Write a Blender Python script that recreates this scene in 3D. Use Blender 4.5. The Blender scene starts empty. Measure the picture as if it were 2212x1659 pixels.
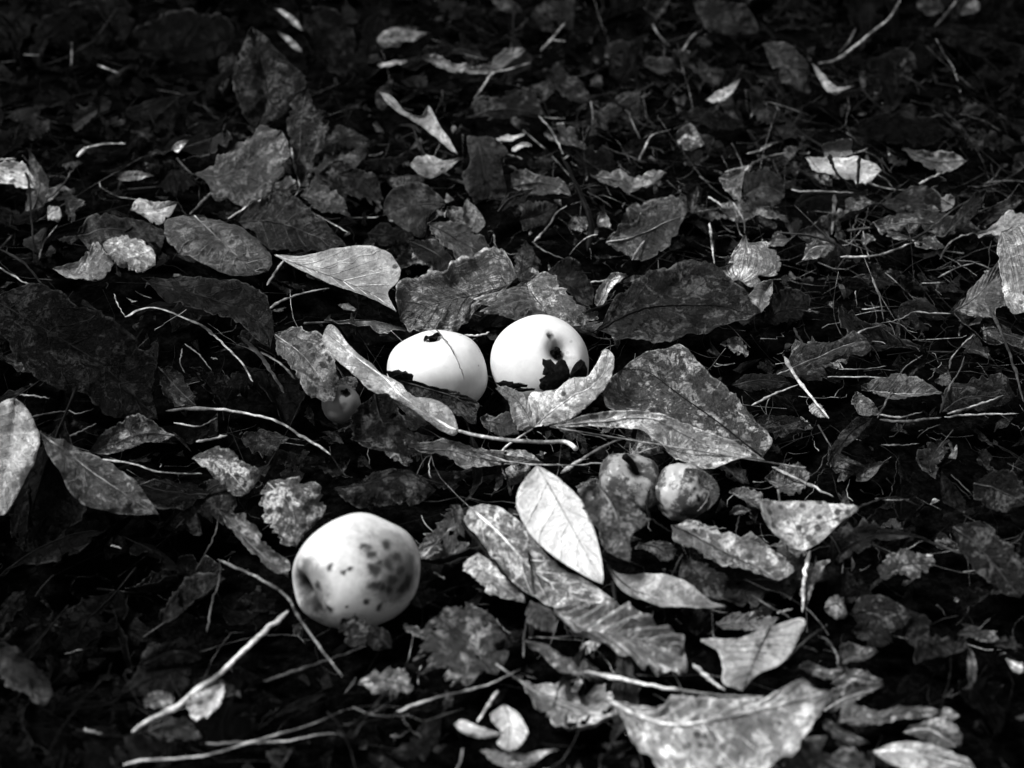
import bpy, math, random
import numpy as np
from mathutils import Vector, noise

# ------------------------------------------------------------------ camera
S = bpy.context.scene
C = S.collection
PITCH = math.radians(30.0)
HFOV = math.radians(30.0)
CAM = np.array([0.0, 0.0, 0.5])
cam_d = bpy.data.cameras.new('camera')
cam = bpy.data.objects.new('camera', cam_d)
C.objects.link(cam)
cam.location = CAM
cam.rotation_euler = (math.pi / 2 - PITCH, 0, 0)
cam_d.sensor_width = 36.0
cam_d.lens = 18.0 / math.tan(HFOV / 2)
cam_d.clip_start = 0.01
cam_d.clip_end = 200.0
cam_d.dof.use_dof = True
cam_d.dof.focus_distance = 0.985
cam_d.dof.aperture_fstop = 10.0
S.camera = cam

# ------------------------------------------------------------------ sky and light (soft overcast daylight, black and white film)
SUN_EL, SUN_AZ = math.radians(60), math.atan2(-0.45, -0.06)     # high, from the left
W = bpy.data.worlds.new('World')
S.world = W
W.use_nodes = True
nt = W.node_tree
nt.nodes.clear()
o = nt.nodes.new('ShaderNodeOutputWorld')
b = nt.nodes.new('ShaderNodeBackground')
b.inputs['Strength'].default_value = 0.05
bw = nt.nodes.new('ShaderNodeRGBToBW')
sk = nt.nodes.new('ShaderNodeTexSky')
sk.sky_type = 'NISHITA'
sk.sun_disc = False
sk.sun_elevation = SUN_EL
sk.sun_rotation = SUN_AZ
nt.links.new(sk.outputs[0], bw.inputs[0])
nt.links.new(bw.outputs[0], b.inputs['Color'])
nt.links.new(b.outputs[0], o.inputs[0])
sl = bpy.data.lights.new('sun', 'SUN')
sl.energy = 1.5
sl.angle = math.radians(13)
sl.color = (1, 1, 1)
sun = bpy.data.objects.new('sun', sl)
C.objects.link(sun)
sd = Vector((math.sin(SUN_AZ) * math.cos(SUN_EL), math.cos(SUN_AZ) * math.cos(SUN_EL), math.sin(SUN_EL)))
sun.rotation_euler = sd.to_track_quat('Z', 'Y').to_euler()
sun.location = (-2, -1, 3)
S.view_settings.view_transform = 'Standard'
S.view_settings.look = 'None'
S.view_settings.gamma = 1.0
S.view_settings.use_curve_mapping = False
S.view_settings.exposure = 1.8
S.cycles.use_denoising = True
S.cycles.use_adaptive_sampling = True
S.cycles.adaptive_threshold = 0.02
S.cycles.max_bounces = 3
S.cycles.diffuse_bounces = 2
S.cycles.glossy_bounces = 2

# ------------------------------------------------------------------ picture geometry
FX = (2212 / 2) / math.tan(HFOV / 2)
cR = np.array([1.0, 0, 0])
cF = np.array([0, math.cos(PITCH), -math.sin(PITCH)])
cU = np.array([0, math.sin(PITCH), math.cos(PITCH)])
K = 0.8848
TILES = {'X': (0, 0, 2500 / 2212)}
for i_, t_ in enumerate('ABCDEFGHI'):
    TILES[t_] = ((0, 825, 1650)[i_ % 3], (0, 600, 1235)[i_ // 3], 850 / 2203)
TILES['J'] = (1400, 1080, 500 / 2183)
TILES['K'] = (650, 1220, 500 / 2183)
TILES['M'] = (750, 760, 400 / 2212)
TILES['P'] = (900, 740, 600 / 2212)


def px(t, p):
    a, b_, k = TILES[t]
    return ((a + p[0] * k) * K, (b_ + p[1] * k) * K)


def ray(q):
    d = cF + cR * ((q[0] - 1106) / FX) - cU * ((q[1] - 829.5) / FX)
    return d                                                    # depth 1 along the view axis


def on_z(q, z):
    d = ray(q)
    return CAM + d * ((z - CAM[2]) / d[2])


def project(P):
    v = np.asarray(P) - CAM
    dep = v @ cF
    return np.stack([1106 + FX * (v @ cR) / dep, 829.5 - FX * (v @ cU) / dep, dep], -1)


def ground_h(x, y):
    h = -0.004 + 0.008 * noise.noise(Vector((x * 7, y * 7, 3.1))) + 0.004 * noise.noise(Vector((x * 23, y * 23, 8.7)))
    h -= 0.028 * math.exp(-(((x + 0.20) / 0.10) ** 2 + ((y - 0.70) / 0.10) ** 2))     # hollow in front on the left
    h -= 0.012 * math.exp(-(((x - 0.0) / 0.07) ** 2 + ((y - 0.84) / 0.06) ** 2))
    h += 0.012 * math.exp(-(((x + 0.22) / 0.12) ** 2 + ((y - 0.98) / 0.10) ** 2))
    return h


_prm = np.random.RandomState(7).permutation(256)
_prm = np.r_[_prm, _prm, _prm]
_grd = np.random.RandomState(9).normal(size=(256, 3))
_grd /= np.linalg.norm(_grd, axis=1)[:, None]


def pn(P):
    """gradient noise, vectorised"""
    P = np.asarray(P, float)
    i = np.floor(P).astype(int)
    f = P - i
    i &= 255
    w = f * f * f * (f * (f * 6 - 15) + 10)
    r = 0
    for a in (0, 1):
        for b_ in (0, 1):
            for c in (0, 1):
                h = _prm[_prm[_prm[i[..., 0] + a] + i[..., 1] + b_] + i[..., 2] + c]
                d = f - np.array([a, b_, c])
                k = (w[..., 0] if a else 1 - w[..., 0]) * (w[..., 1] if b_ else 1 - w[..., 1]) * (w[..., 2] if c else 1 - w[..., 2])
                r = r + k * (_grd[h] * d).sum(-1)
    return r * 1.6


# hero depth buffer so that scattered litter never lies over a traced thing
BW_, BH_ = 277, 208
ZB = np.full((BH_, BW_), 9.0)


def splat(P):
    q = project(P)
    ix = (q[:, 0] / 8).astype(int)
    iy = (q[:, 1] / 8).astype(int)
    ok = (ix >= 0) & (ix < BW_) & (iy >= 0) & (iy < BH_)
    np.minimum.at(ZB, (iy[ok], ix[ok]), q[ok, 2])


# ------------------------------------------------------------------ materials
MATS = {}


class N:
    """small node builder"""

    def __init__(s, name):
        s.m = bpy.data.materials.new(name)
        s.m.use_nodes = True
        s.t = s.m.node_tree
        s.t.nodes.clear()
        s.out = s.t.nodes.new('ShaderNodeOutputMaterial')
        s.p = s.t.nodes.new('ShaderNodeBsdfPrincipled')
        s.t.links.new(s.p.outputs[0], s.out.inputs[0])

    def n(s, typ, **kw):
        x = s.t.nodes.new(typ)
        for k, v in kw.items():
            setattr(x, k, v)
        return x

    def link(s, a, b_):
        s.t.links.new(a, b_)

    def setin(s, sock, v):
        if isinstance(v, bpy.types.NodeSocket):
            s.t.links.new(v, sock)
        else:
            sock.default_value = v

    def math(s, op, a, b_=0.0, c=None, clamp=False):
        x = s.n('ShaderNodeMath', operation=op, use_clamp=clamp)
        s.setin(x.inputs[0], a)
        s.setin(x.inputs[1], b_)
        if c is not None:
            s.setin(x.inputs[2], c)
        return x.outputs[0]

    def ramp(s, v, a, b_, c, d, smooth=True):
        x = s.n('ShaderNodeMapRange', interpolation_type='SMOOTHSTEP' if smooth else 'LINEAR')
        s.setin(x.inputs['Value'], v)
        for k, q in zip(('From Min', 'From Max', 'To Min', 'To Max'), (a, b_, c, d)):
            s.setin(x.inputs[k], q)
        return x.outputs[0]

    def mix(s, f, a, b_):
        x = s.n('ShaderNodeMix', data_type='FLOAT')
        s.setin(x.inputs[0], f)
        s.setin(x.inputs[2], a)
        s.setin(x.inputs[3], b_)
        return x.outputs[0]

    def noise(s, vec, scale, detail=4, rough=0.6, dist=0.0):
        x = s.n('ShaderNodeTexNoise')
        s.setin(x.inputs['Vector'], vec)
        x.inputs['Scale'].default_value = scale
        x.inputs['Detail'].default_value = detail
        x.inputs['Roughness'].default_value = rough
        x.inputs['Distortion'].default_value = dist
        return x.outputs[0]

    def voro(s, vec, scale, feature='F1'):
        x = s.n('ShaderNodeTexVoronoi', feature=feature)
        s.setin(x.inputs['Vector'], vec)
        x.inputs['Scale'].default_value = scale
        return x.outputs['Distance']

    def coords(s):
        tc = s.n('ShaderNodeTexCoord')
        oi = s.n('ShaderNodeObjectInfo')
        r = s.math('MULTIPLY', oi.outputs['Random'], 37.0)
        c = s.n('ShaderNodeCombineXYZ')
        for i in range(3):
            s.link(r, c.inputs[i])
        v = s.n('ShaderNodeVectorMath', operation='ADD')
        s.link(tc.outputs['Object'], v.inputs[0])
        s.link(c.outputs[0], v.inputs[1])
        return v.outputs[0], tc, oi


def leaf_mat(tone, mot=0.6, spot=0.3, vein=0.4, rim=0.3, streak=0.0, rough=0.5, spec=None):
    mot = round(mot * (0.7 if tone >= 0.3 else 0.86), 3)
    vein = min(1.0, vein * 1.4)
    tone = tone * 0.45 if tone < 0.03 else (tone * 0.62 if tone < 0.1 else (tone * 0.95 if tone < 0.3 else min(0.86, tone * 1.2)))
    spec = (0.04 if tone < 0.012 else (0.10 if tone < 0.05 else 0.38)) if spec is None else spec
    rough = 0.36 if rough == 0.5 else rough
    key = ('leaf', round(tone, 4), mot, spot, vein, rim, streak, rough, spec)
    if key in MATS:
        return MATS[key]
    g = N('leaf_tissue')
    vec, tc, oi = g.coords()
    sep = g.n('ShaderNodeSeparateXYZ')
    g.link(tc.outputs['UV'], sep.inputs[0])
    u, v = sep.outputs[0], sep.outputs[1]
    a = g.math('ABSOLUTE', g.math('SUBTRACT', v, 0.5))
    a = g.math('MULTIPLY', a, 2.0)                              # 0 midrib .. 1 margin
    n1 = g.noise(vec, 115, 5, 0.75, 0.8)
    n2 = g.noise(vec, 520, 4, 0.8, 0.3)
    n4 = g.noise(vec, 38, 2, 0.6, 0.5)
    c = g.ramp(n1, 0.42, 0.60, 1 - 0.93 * mot, 1 + 1.0 * mot)
    c = g.math('MULTIPLY', c, g.ramp(n2, 0.38, 0.62, 1 - 0.8 * mot, 1 + 0.65 * mot))
    c = g.math('MULTIPLY', c, g.ramp(n4, 0.36, 0.62, 0.22 if tone < 0.06 else 0.5, 1.45 if tone < 0.3 else 1.2))
    crk = g.ramp(g.math('ABSOLUTE', g.math('SUBTRACT', n1, 0.5)), 0.004, 0.03, 1 - 0.85 * min(1, mot), 1.0)
    c = g.math('MULTIPLY', c, crk)
    c = g.math('MULTIPLY', c, tone)
    # veins
    s_ = g.math('SUBTRACT', g.math('MULTIPLY', u, g.ramp(oi.outputs['Random'], 0, 1, 6.0, 11.0, False)), g.math('MULTIPLY', a, 1.6))
    s_ = g.math('ADD', s_, g.math('MULTIPLY', n4, 1.6))
    s_ = g.math('ADD', s_, g.math('MULTIPLY', n1, 0.35))
    d = g.math('ABSOLUTE', g.math('SUBTRACT', g.math('FRACT', s_), 0.5))
    line = g.ramp(d, 0.44, 0.492, 0.0, 1.0)
    if vein > 0.25:
        net = g.voro(vec, 330, 'DISTANCE_TO_EDGE')
        netl = g.ramp(net, 0.02, 0.12, 1.0, 0.0)
        c = g.mix(g.math('MULTIPLY', netl, 0.5 * vein), c, tone * 0.25)
    c = g.mix(g.math('MULTIPLY', line, g.math('MULTIPLY', g.ramp(n1, 0.42, 0.6, 0.0, 1.0), vein)), c, min(0.9, tone * 2.0))
    if streak > 0:
        st = g.n('ShaderNodeCombineXYZ')
        g.link(g.math('MULTIPLY', u, 3.5), st.inputs[0])
        g.link(g.math('MULTIPLY', v, 38.0), st.inputs[1])
        g.link(g.math('MULTIPLY', oi.outputs['Random'], 50.0), st.inputs[2])
        n3 = g.noise(st.outputs[0], 1.0, 3, 0.6, 0.8)
        k_ = g.ramp(n3, 0.42, 0.56, 0.0, 1.0)
        c = g.mix(g.math('MULTIPLY', g.math('SUBTRACT', 1.0, k_), streak), c, tone * 0.06)
    # dark spots and blotches
    if spot > 0:
        vo = g.voro(vec, 190)
        pres = g.ramp(g.noise(vec, 55, 2, 0.5), 0.62 - 0.35 * spot, 0.74 - 0.35 * spot, 0.0, 1.0)
        sp = g.math('MULTIPLY', g.ramp(g.math('ADD', vo, g.math('MULTIPLY', n2, 0.25)), 0.36, 0.50, 1.0, 0.0), pres)
        c = g.mix(g.math('MULTIPLY', sp, 0.9), c, tone * 0.08)
    if rim > 0:  # pale dry margin that also paints in bright light along the leaf edge
        e = g.math('MULTIPLY', g.ramp(a, 0.93, 0.985, 0.0, 1.0), g.ramp(n1, 0.4, 0.62, 0.0, 1.0))
        c = g.mix(g.math('MULTIPLY', e, rim), c, min(0.85, tone * 3.5 + 0.03))
    c = g.math('MULTIPLY', c, g.ramp(oi.outputs['Random'], 0, 1, 0.82, 1.18, False))
    g.link(c, g.p.inputs['Base Color'])
    g.p.inputs['Roughness'].default_value = rough
    g.p.inputs['Specular IOR Level'].default_value = spec
    hgt = g.math('ADD', g.math('MULTIPLY', n2, 0.8), g.math('MULTIPLY', n1, 1.0))
    hgt = g.math('ADD', hgt, g.math('MULTIPLY', crk, 0.35))
    hgt = g.math('ADD', hgt, g.math('MULTIPLY', line, -0.3))
    bp = g.n('ShaderNodeBump')
    bp.inputs['Strength'].default_value = 1.0
    bp.inputs['Distance'].default_value = 0.0016
    g.link(hgt, bp.inputs['Height'])
    g.link(bp.outputs[0], g.p.inputs['Normal'])
    MATS[key] = g.m
    return g.m


def stalk_mat(tone, rough=0.55):
    key = ('stalk', round(tone, 4))
    if key in MATS:
        return MATS[key]
    g = N('dry_stalk')
    vec, tc, oi = g.coords()
    n1 = g.noise(vec, 140, 4, 0.6)
    n2 = g.noise(vec, 600, 3, 0.6)
    c = g.math('MULTIPLY', g.ramp(n1, 0.35, 0.65, 0.35, 1.3), g.ramp(n2, 0.3, 0.7, 0.6, 1.25))
    c = g.math('MULTIPLY', c, g.ramp(g.noise(vec, 45, 2, 0.6), 0.38, 0.56, 0.22, 1.12))
    c = g.math('MULTIPLY', c, tone * (0.5 if tone < 0.05 else (0.75 if tone < 0.3 else 1.0)))
    g.link(c, g.p.inputs['Base Color'])
    g.p.inputs['Roughness'].default_value = rough
    g.p.inputs['Specular IOR Level'].default_value = 0.05 if tone < 0.05 else 0.15
    bp = g.n('ShaderNodeBump')
    bp.inputs['Strength'].default_value = 0.5
    bp.inputs['Distance'].default_value = 0.0005
    g.link(n2, bp.inputs['Height'])
    g.link(bp.outputs[0], g.p.inputs['Normal'])
    MATS[key] = g.m
    return g.m


def apple_mat(tone, marks=(), dots=0.3, blotch=0.0, rough=0.42, cavity=0.0):
    """marks: (point in the apple's own frame, radius, strength, raggedness, darkest value)"""
    g = N('apple_skin')
    vec, tc, oi = g.coords()
    ob = tc.outputs['Object']
    n1 = g.noise(vec, 70, 5, 0.6)
    n2 = g.noise(vec, 240, 4, 0.65)
    n3 = g.noise(vec, 110, 5, 0.7)
    c = g.math('MULTIPLY', g.math('MULTIPLY', g.ramp(n1, 0.3, 0.7, 0.88, 1.05), g.ramp(n2, 0.3, 0.7, 0.94, 1.03)), tone)
    if dots > 0:
        vo = g.voro(vec, 150)
        pr = g.ramp(g.noise(vec, 95, 1, 0.5), 0.60, 0.66, 0.0, 1.0)
        c = g.mix(g.math('MULTIPLY', g.math('MULTIPLY', g.ramp(vo, 0.10, 0.2, 1.0, 0.0), pr), dots), c, tone * 0.12)
    if blotch > 0:
        k_ = g.ramp(n3, 0.60 - 0.16 * blotch, 0.68 - 0.10 * blotch, 0.0, 1.0)
        c = g.mix(g.math('MULTIPLY', k_, min(1, blotch)), c, tone * 0.16)
    wn = g.n('ShaderNodeTexNoise')
    g.link(vec, wn.inputs['Vector'])
    wn.inputs['Scale'].default_value = 190
    wn.inputs['Detail'].default_value = 3
    wo = g.n('ShaderNodeVectorMath', operation='MULTIPLY_ADD')
    g.link(wn.outputs['Color'], wo.inputs[0])
    wo.inputs[1].default_value = (0.0055,) * 3
    wo.inputs[2].default_value = (-0.00275,) * 3
    wp = g.n('ShaderNodeVectorMath', operation='ADD')
    g.link(ob, wp.inputs[0])
    g.link(wo.outputs[0], wp.inputs[1])
    for (pt, r, stg, rag, dk) in marks:
        vm = g.n('ShaderNodeVectorMath', operation='DISTANCE')
        g.link(wp.outputs[0], vm.inputs[0])
        vm.inputs[1].default_value = pt
        dd = g.math('DIVIDE', vm.outputs['Value'], r)
        dd = g.math('ADD', dd, g.math('MULTIPLY', g.math('SUBTRACT', n3, 0.5), rag * 2.2))
        dd = g.math('ADD', dd, g.math('MULTIPLY', g.math('SUBTRACT', n2, 0.5), rag))
        f = g.math('MULTIPLY', g.ramp(dd, 0.3, 1.35, 1.0, 0.0), stg)
        if rag >= 0.5:                                          # bruise broken up into darker rot spots
            vo = g.voro(vec, 165)
            sp = g.ramp(g.math('ADD', vo, g.math('MULTIPLY', n2, 0.3)), 0.25, 0.75, 1.0, 0.5)
            f = g.math('MULTIPLY', f, sp)
        c = g.mix(f, c, dk)
    g.link(c, g.p.inputs['Base Color'])
    g.p.inputs['Roughness'].default_value = rough
    g.p.inputs['Specular IOR Level'].default_value = 0.25
    bp = g.n('ShaderNodeBump')
    bp.inputs['Strength'].default_value = 0.25 + 0.5 * min(1, blotch)
    bp.inputs['Distance'].default_value = 0.0005
    g.link(n1, bp.inputs['Height'])
    g.link(bp.outputs[0], g.p.inputs['Normal'])
    return g.m


def soil_mat():
    g = N('wet_soil')
    vec, tc, oi = g.coords()
    n1 = g.noise(vec, 60, 6, 0.7)
    n2 = g.noise(vec, 300, 5, 0.7)
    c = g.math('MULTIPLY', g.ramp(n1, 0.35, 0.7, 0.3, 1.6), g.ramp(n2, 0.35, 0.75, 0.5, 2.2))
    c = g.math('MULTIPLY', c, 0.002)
    g.link(c, g.p.inputs['Base Color'])
    g.p.inputs['Roughness'].default_value = 0.9
    g.p.inputs['Specular IOR Level'].default_value = 0.0
    bp = g.n('ShaderNodeBump')
    bp.inputs['Strength'].default_value = 1.0
    bp.inputs['Distance'].default_value = 0.003
    g.link(g.math('ADD', n1, n2), bp.inputs['Height'])
    g.link(bp.outputs[0], g.p.inputs['Normal'])
    return g.m


# ------------------------------------------------------------------ mesh helpers
def crom(P, n):
    """smooth curve through points, n points evenly spaced along it"""
    P = np.asarray(P, float)
    if len(P) == 2:
        t = np.linspace(0, 1, n)[:, None]
        return P[0] * (1 - t) + P[1] * t
    Q = np.vstack([2 * P[0] - P[1], P, 2 * P[-1] - P[-2]])
    out = []
    for i in range(len(P) - 1):
        p0, p1, p2, p3 = Q[i:i + 4]
        for t in np.linspace(0, 1, 14, endpoint=False):
            out.append(0.5 * (2 * p1 + (p2 - p0) * t + (2 * p0 - 5 * p1 + 4 * p2 - p3) * t * t + (3 * p1 - p0 - 3 * p2 + p3) * t ** 3))
    out.append(P[-1])
    out = np.array(out)
    s = np.r_[0, np.cumsum(np.linalg.norm(np.diff(out, axis=0), axis=1))]
    w = np.linspace(0, s[-1], n)
    return np.stack([np.interp(w, s, out[:, k]) for k in range(3)], -1)


def mesh_obj(name, V, F, mat, parent=None, uv=None, smooth=True, origin=None):
    V = np.asarray(V, float)
    if parent is not None:
        o0 = np.array(parent.location)
    else:
        o0 = V.mean(0) if origin is None else np.asarray(origin)
        if origin is None:
            o0 = np.array([o0[0], o0[1], V[:, 2].min()])
    me = bpy.data.meshes.new(name)
    me.from_pydata((V - o0).tolist(), [], F)
    if uv is not None:
        l = me.uv_layers.new(name='uv')
        idx = np.empty(len(me.loops), int)
        me.loops.foreach_get('vertex_index', idx)
        l.data.foreach_set('uv', np.asarray(uv, float)[idx].ravel())
    me.materials.append(mat)
    if smooth:
        me.polygons.foreach_set('use_smooth', [True] * len(me.polygons))
    me.update()
    ob = bpy.data.objects.new(name, me)
    C.objects.link(ob)
    if parent is not None:
        ob.parent = parent
    else:
        ob.location = o0
    return ob


def tag(ob, label, cat, group=None, kind=None):
    ob['label'] = label
    ob['category'] = cat
    if group:
        ob['group'] = group
    if kind:
        ob['kind'] = kind
    return ob


def tube_geo(P, r, sides=6, v0=0, flat=1.0):
    P = np.asarray(P)
    n = len(P)
    T = np.gradient(P, axis=0)
    T /= np.linalg.norm(T, axis=1)[:, None] + 1e-12
    ref = np.array([0.13, 0.2, 1.0])
    A = np.cross(T, ref)
    A /= np.linalg.norm(A, axis=1)[:, None] + 1e-12
    B = np.cross(T, A)
    r = np.broadcast_to(r, (n,))
    V, F = [], []
    for k in range(sides):
        a = 2 * math.pi * k / sides
        V.append(P + (A * math.cos(a) + B * math.sin(a) * flat) * r[:, None])
    V = np.stack(V, 1).reshape(-1, 3)
    for i in range(n - 1):
        for k in range(sides):
            k2 = (k + 1) % sides
            F.append((v0 + i * sides + k, v0 + i * sides + k2, v0 + (i + 1) * sides + k2, v0 + (i + 1) * sides + k))
    F.append(tuple(v0 + k for k in range(sides))[::-1])
    F.append(tuple(v0 + (n - 1) * sides + k for k in range(sides)))
    return V, F


def blade(M, L, R, nv=11, cup=0.15, corr=0.0006, crum=0.001, ser=0.0, nveins=9, seed=0, holes=0.0, th=0.00035, nib=0.0, curlk=1.0):
    """leaf blade: midrib M, margins L and R (n x 3) -> verts, faces, uv with real thickness"""
    n = len(M)
    rows = []
    T = np.gradient(M, axis=0)
    T /= np.linalg.norm(T, axis=1)[:, None] + 1e-12
    across = L - R
    Nn = np.cross(T, across)
    ln = np.linalg.norm(Nn, axis=1)[:, None]
    Nn = Nn / (ln + 1e-9)
    mean = Nn[n // 4: 3 * n // 4].mean(0)
    mean /= np.linalg.norm(mean) + 1e-9
    if mean[2] < 0:
        mean, Nn = -mean, -Nn
    Nn = Nn * 0.6 + mean * 0.4
    Nn /= np.linalg.norm(Nn, axis=1)[:, None] + 1e-9
    vs = np.linspace(-1, 1, 2 * nv + 1)
    us = np.linspace(0, 1, n)
    G = np.zeros((n, len(vs), 3))
    rnd = seed * 7.31
    rs = np.random.RandomState(seed + 5)
    curl = {1: rs.normal(0.15, 0.45) * curlk, -1: rs.normal(0.15, 0.45) * curlk}
    for j, v in enumerate(vs):
        E = L if v >= 0 else R
        sg = 1 if v >= 0 else -1
        a = abs(v)
        wv = E - M
        w = np.linalg.norm(wv, axis=1)
        ext = np.ones(n)
        if ser > 0 and a > 0.84:
            tooth = ((us * 23 + 0.37 * (v > 0)) % 1.0)
            ext = 1 + (tooth * ser * (a - 0.84) / 0.16) * np.sin(np.pi * us) ** 0.5
        if nib > 0 and a > 0.5:
            z_ = np.zeros(n)
            nb = pn(np.stack([us * 8, z_ + rnd + 4 * sg, z_ + 1.7], -1)) + 0.6 * pn(np.stack([us * 21, z_ + rnd + 4 * sg, z_ + 5.7], -1)) + 0.3 * pn(np.stack([us * 47, z_ + rnd, z_ + 9.7 * sg], -1))
            ext = ext * (1 - nib * np.clip(nb * 1.6, -0.4, 1.2) * (a - 0.5) / 0.5)
        P = M + wv * (a * ext)[:, None]
        off = cup * w * (a - a * a) * 1.6
        mod = 0.6 + 0.9 * pn(np.stack([us * 2.5, us * 0 + rnd + sg, us * 0], -1))
        off = off + curl[sg] * w * max(0, a - 0.45) ** 2 * 1.3 * mod
        ph = 2 * np.pi * (us * nveins - a * 1.6)
        off = off + corr * np.cos(ph) * np.minimum(a * 3, 1)
        P = P + Nn * off[:, None]
        G[:, j] = P
    if crum > 0:
        q = G + rnd
        k = 1.5 * pn(q * 24) + 0.9 * pn(q * 60) + 1.1 * (0.5 - np.abs(pn(q * 75))) + 0.6 * (0.5 - np.abs(pn(q * 170 + 3)))
        G = G + Nn[:, None, :] * 1.1 * (k * crum * (0.45 + 0.75 * np.abs(vs))[None, :])[..., None]
    m = len(vs)
    V = G.reshape(-1, 3)
    UV = np.stack(np.broadcast_arrays(us[:, None], (vs[None, :] + 1) / 2), -1).reshape(-1, 2)
    NN = np.repeat(Nn, m, 0)
    keep = np.ones((n - 1, m - 1), bool)
    if holes > 0:
        hn = pn(G * 110 + rnd) + 0.5 * pn(G * 260 + rnd)
        keep = hn[:-1, :-1] < 0.85 - holes * 1.2
    top = []
    for i in range(n - 1):
        for j in range(m - 1):
            if keep[i, j]:
                a = i * m + j
                top.append((a, a + 1, a + m + 1, a + m))
    nV = len(V)
    V2 = np.vstack([V, V - NN * th])
    F = [q for q in top]
    F += [tuple(x + nV for x in reversed(q)) for q in top]
    cnt = {}
    for q in top:
        for k in range(4):
            e = (q[k], q[(k + 1) % 4])
            cnt[e] = 1
    for (a, b_) in list(cnt):
        if (b_, a) not in cnt:
            F.append((b_, a, a + nV, b_ + nV))
    return V2, F, np.vstack([UV, UV]), G, Nn


LG = 'fallen leaves on the ground'
NLEAF = [0]
LAND = []


def plane_of(pts, h, f, g):
    low = max(pts, key=lambda p: p[1])
    P0 = on_z(low, h / 100)
    Vd = CAM - P0
    Vd /= np.linalg.norm(Vd)
    nrm = np.array([0, 0, 1.0]) * (1 - f) + Vd * f + cR * g
    nrm /= np.linalg.norm(nrm)
    return P0, nrm


def unproj(q, P0, nrm, d=0.0):
    r = ray(q)
    t = (nrm @ (P0 - CAM)) / (nrm @ r)
    return CAM + r * (t - d / 100)


def lf(label, t, mid, Lp, Rp, tone, h=1.4, f=0.38, g=0.0, cup=0.15, corr=0.2, crum=2.6, ser=0.0, mot=0.8, spot=0.3, vein=0.4,
       rim=0.65, streak=0.0, rib=None, rr=0.45, pet=None, veins=False, holes=0.0, nib=0.16, name='fallen_leaf', land=None, nveins=9, arch=0.0, rows=68, curlk=1.8):
    NLEAF[0] += 1
    sd_ = NLEAF[0]
    q = [px(t, p) for p in list(mid) + list(Lp) + list(Rp)]
    P0, nrm = plane_of(q, h, f, g)

    def up(pts):
        return [unproj(px(t, p), P0, nrm, p[2] if len(p) > 2 else 0.0) for p in pts]

    m3 = up(mid)
    l3 = [m3[0]] + up(Lp) + [m3[-1]]
    r3 = [m3[0]] + up(Rp) + [m3[-1]]
    M, L, R = crom(m3, rows), crom(l3, rows), crom(r3, rows)
    if arch:
        k = np.sin(np.pi * np.linspace(0, 1, rows))[:, None] * np.array([0, 0, arch / 100])
        M, L, R = M + k, L + k, R + k
    if tone < 0.3 and crum == 2.6:
        crum = 4.2
    if cup == 0.15:
        cup = random.Random(sd_ * 3 + 1).choice([-0.4, -0.2, 0.25, 0.45, 0.6])
    V, F, UV, G, Nn = blade(M, L, R, cup=cup, corr=corr / 1000, crum=crum * 0.75 / 1000, ser=ser, seed=sd_, holes=holes, nib=nib, nveins=nveins, curlk=curlk)
    if q[0][1] < 300 and tone < 0.3:  # leaves near the frame top get darker colour, a painted vignette
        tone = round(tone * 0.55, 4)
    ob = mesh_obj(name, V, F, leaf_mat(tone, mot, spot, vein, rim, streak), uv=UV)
    tag(ob, label, 'leaf', LG)
    splat(V)
    if land:
        LAND.append((land, project(V.mean(0)[None])[0]))
    ribt = min(0.85, round(tone * random.Random(sd_).choice([0.5, 0.9, 1.4, 1.9]) + 0.01, 3)) if rib is None else rib
    k = (G.shape[1] - 1) // 2
    mp = G[:, k] + Nn * 0.00025
    if rr > 0:
        Vv, Ff = tube_geo(mp[1:-1:2], np.linspace(rr, rr * 0.25, len(mp[1:-1:2])) / 1000, 6)
        mesh_obj('midrib', Vv, Ff, stalk_mat(ribt), parent=ob)
    if veins:
        VV, FF, v0 = [], [], 0
        for s in (1, -1):
            for kk in range(1, nveins):
                u0 = kk / nveins - 0.02
                pts = []
                for a in np.linspace(0.02, 0.9, 8):
                    u = u0 + a * 1.6 / nveins
                    if u > 0.98:
                        break
                    i = u * (rows - 1)
                    j = k + s * a * k
                    i0, j0 = int(i), int(min(max(j, 0), 2 * k - 1e-6))
                    fi, fj = i - i0, j - j0
                    i1, j1 = min(i0 + 1, rows - 1), min(j0 + 1, 2 * k)
                    p = (G[i0, j0] * (1 - fi) * (1 - fj) + G[i1, j0] * fi * (1 - fj) + G[i0, j1] * (1 - fi) * fj + G[i1, j1] * fi * fj)
                    pts.append(p + Nn[i0] * 0.0001)
                if len(pts) > 3:
                    a_, b_ = tube_geo(np.array(pts), np.linspace(rr * 0.5, rr * 0.12, len(pts)) / 1000, 4, v0)
                    VV.append(a_)
                    FF += b_
                    v0 += len(a_)
        sv = mesh_obj('side_veins', np.vstack(VV), FF, stalk_mat(ribt * 0.85), parent=ob)
        sv['kind'] = 'stuff'
    if pet:
        pp = [m3[0]] + [unproj(px(t, p), P0, nrm, p[2] if len(p) > 2 else 0.0) for p in pet]
        pc = crom(pp, 6 * len(pp))
        Vv, Ff = tube_geo(pc, np.linspace(rr * 1.05, rr * 1.5, len(pc)) / 1000, 8)
        mesh_obj('petiole', Vv, Ff, stalk_mat(ribt), parent=ob)
        splat(Vv)
    return ob


SG = 'dry stalks and twigs in the litter'


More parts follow.
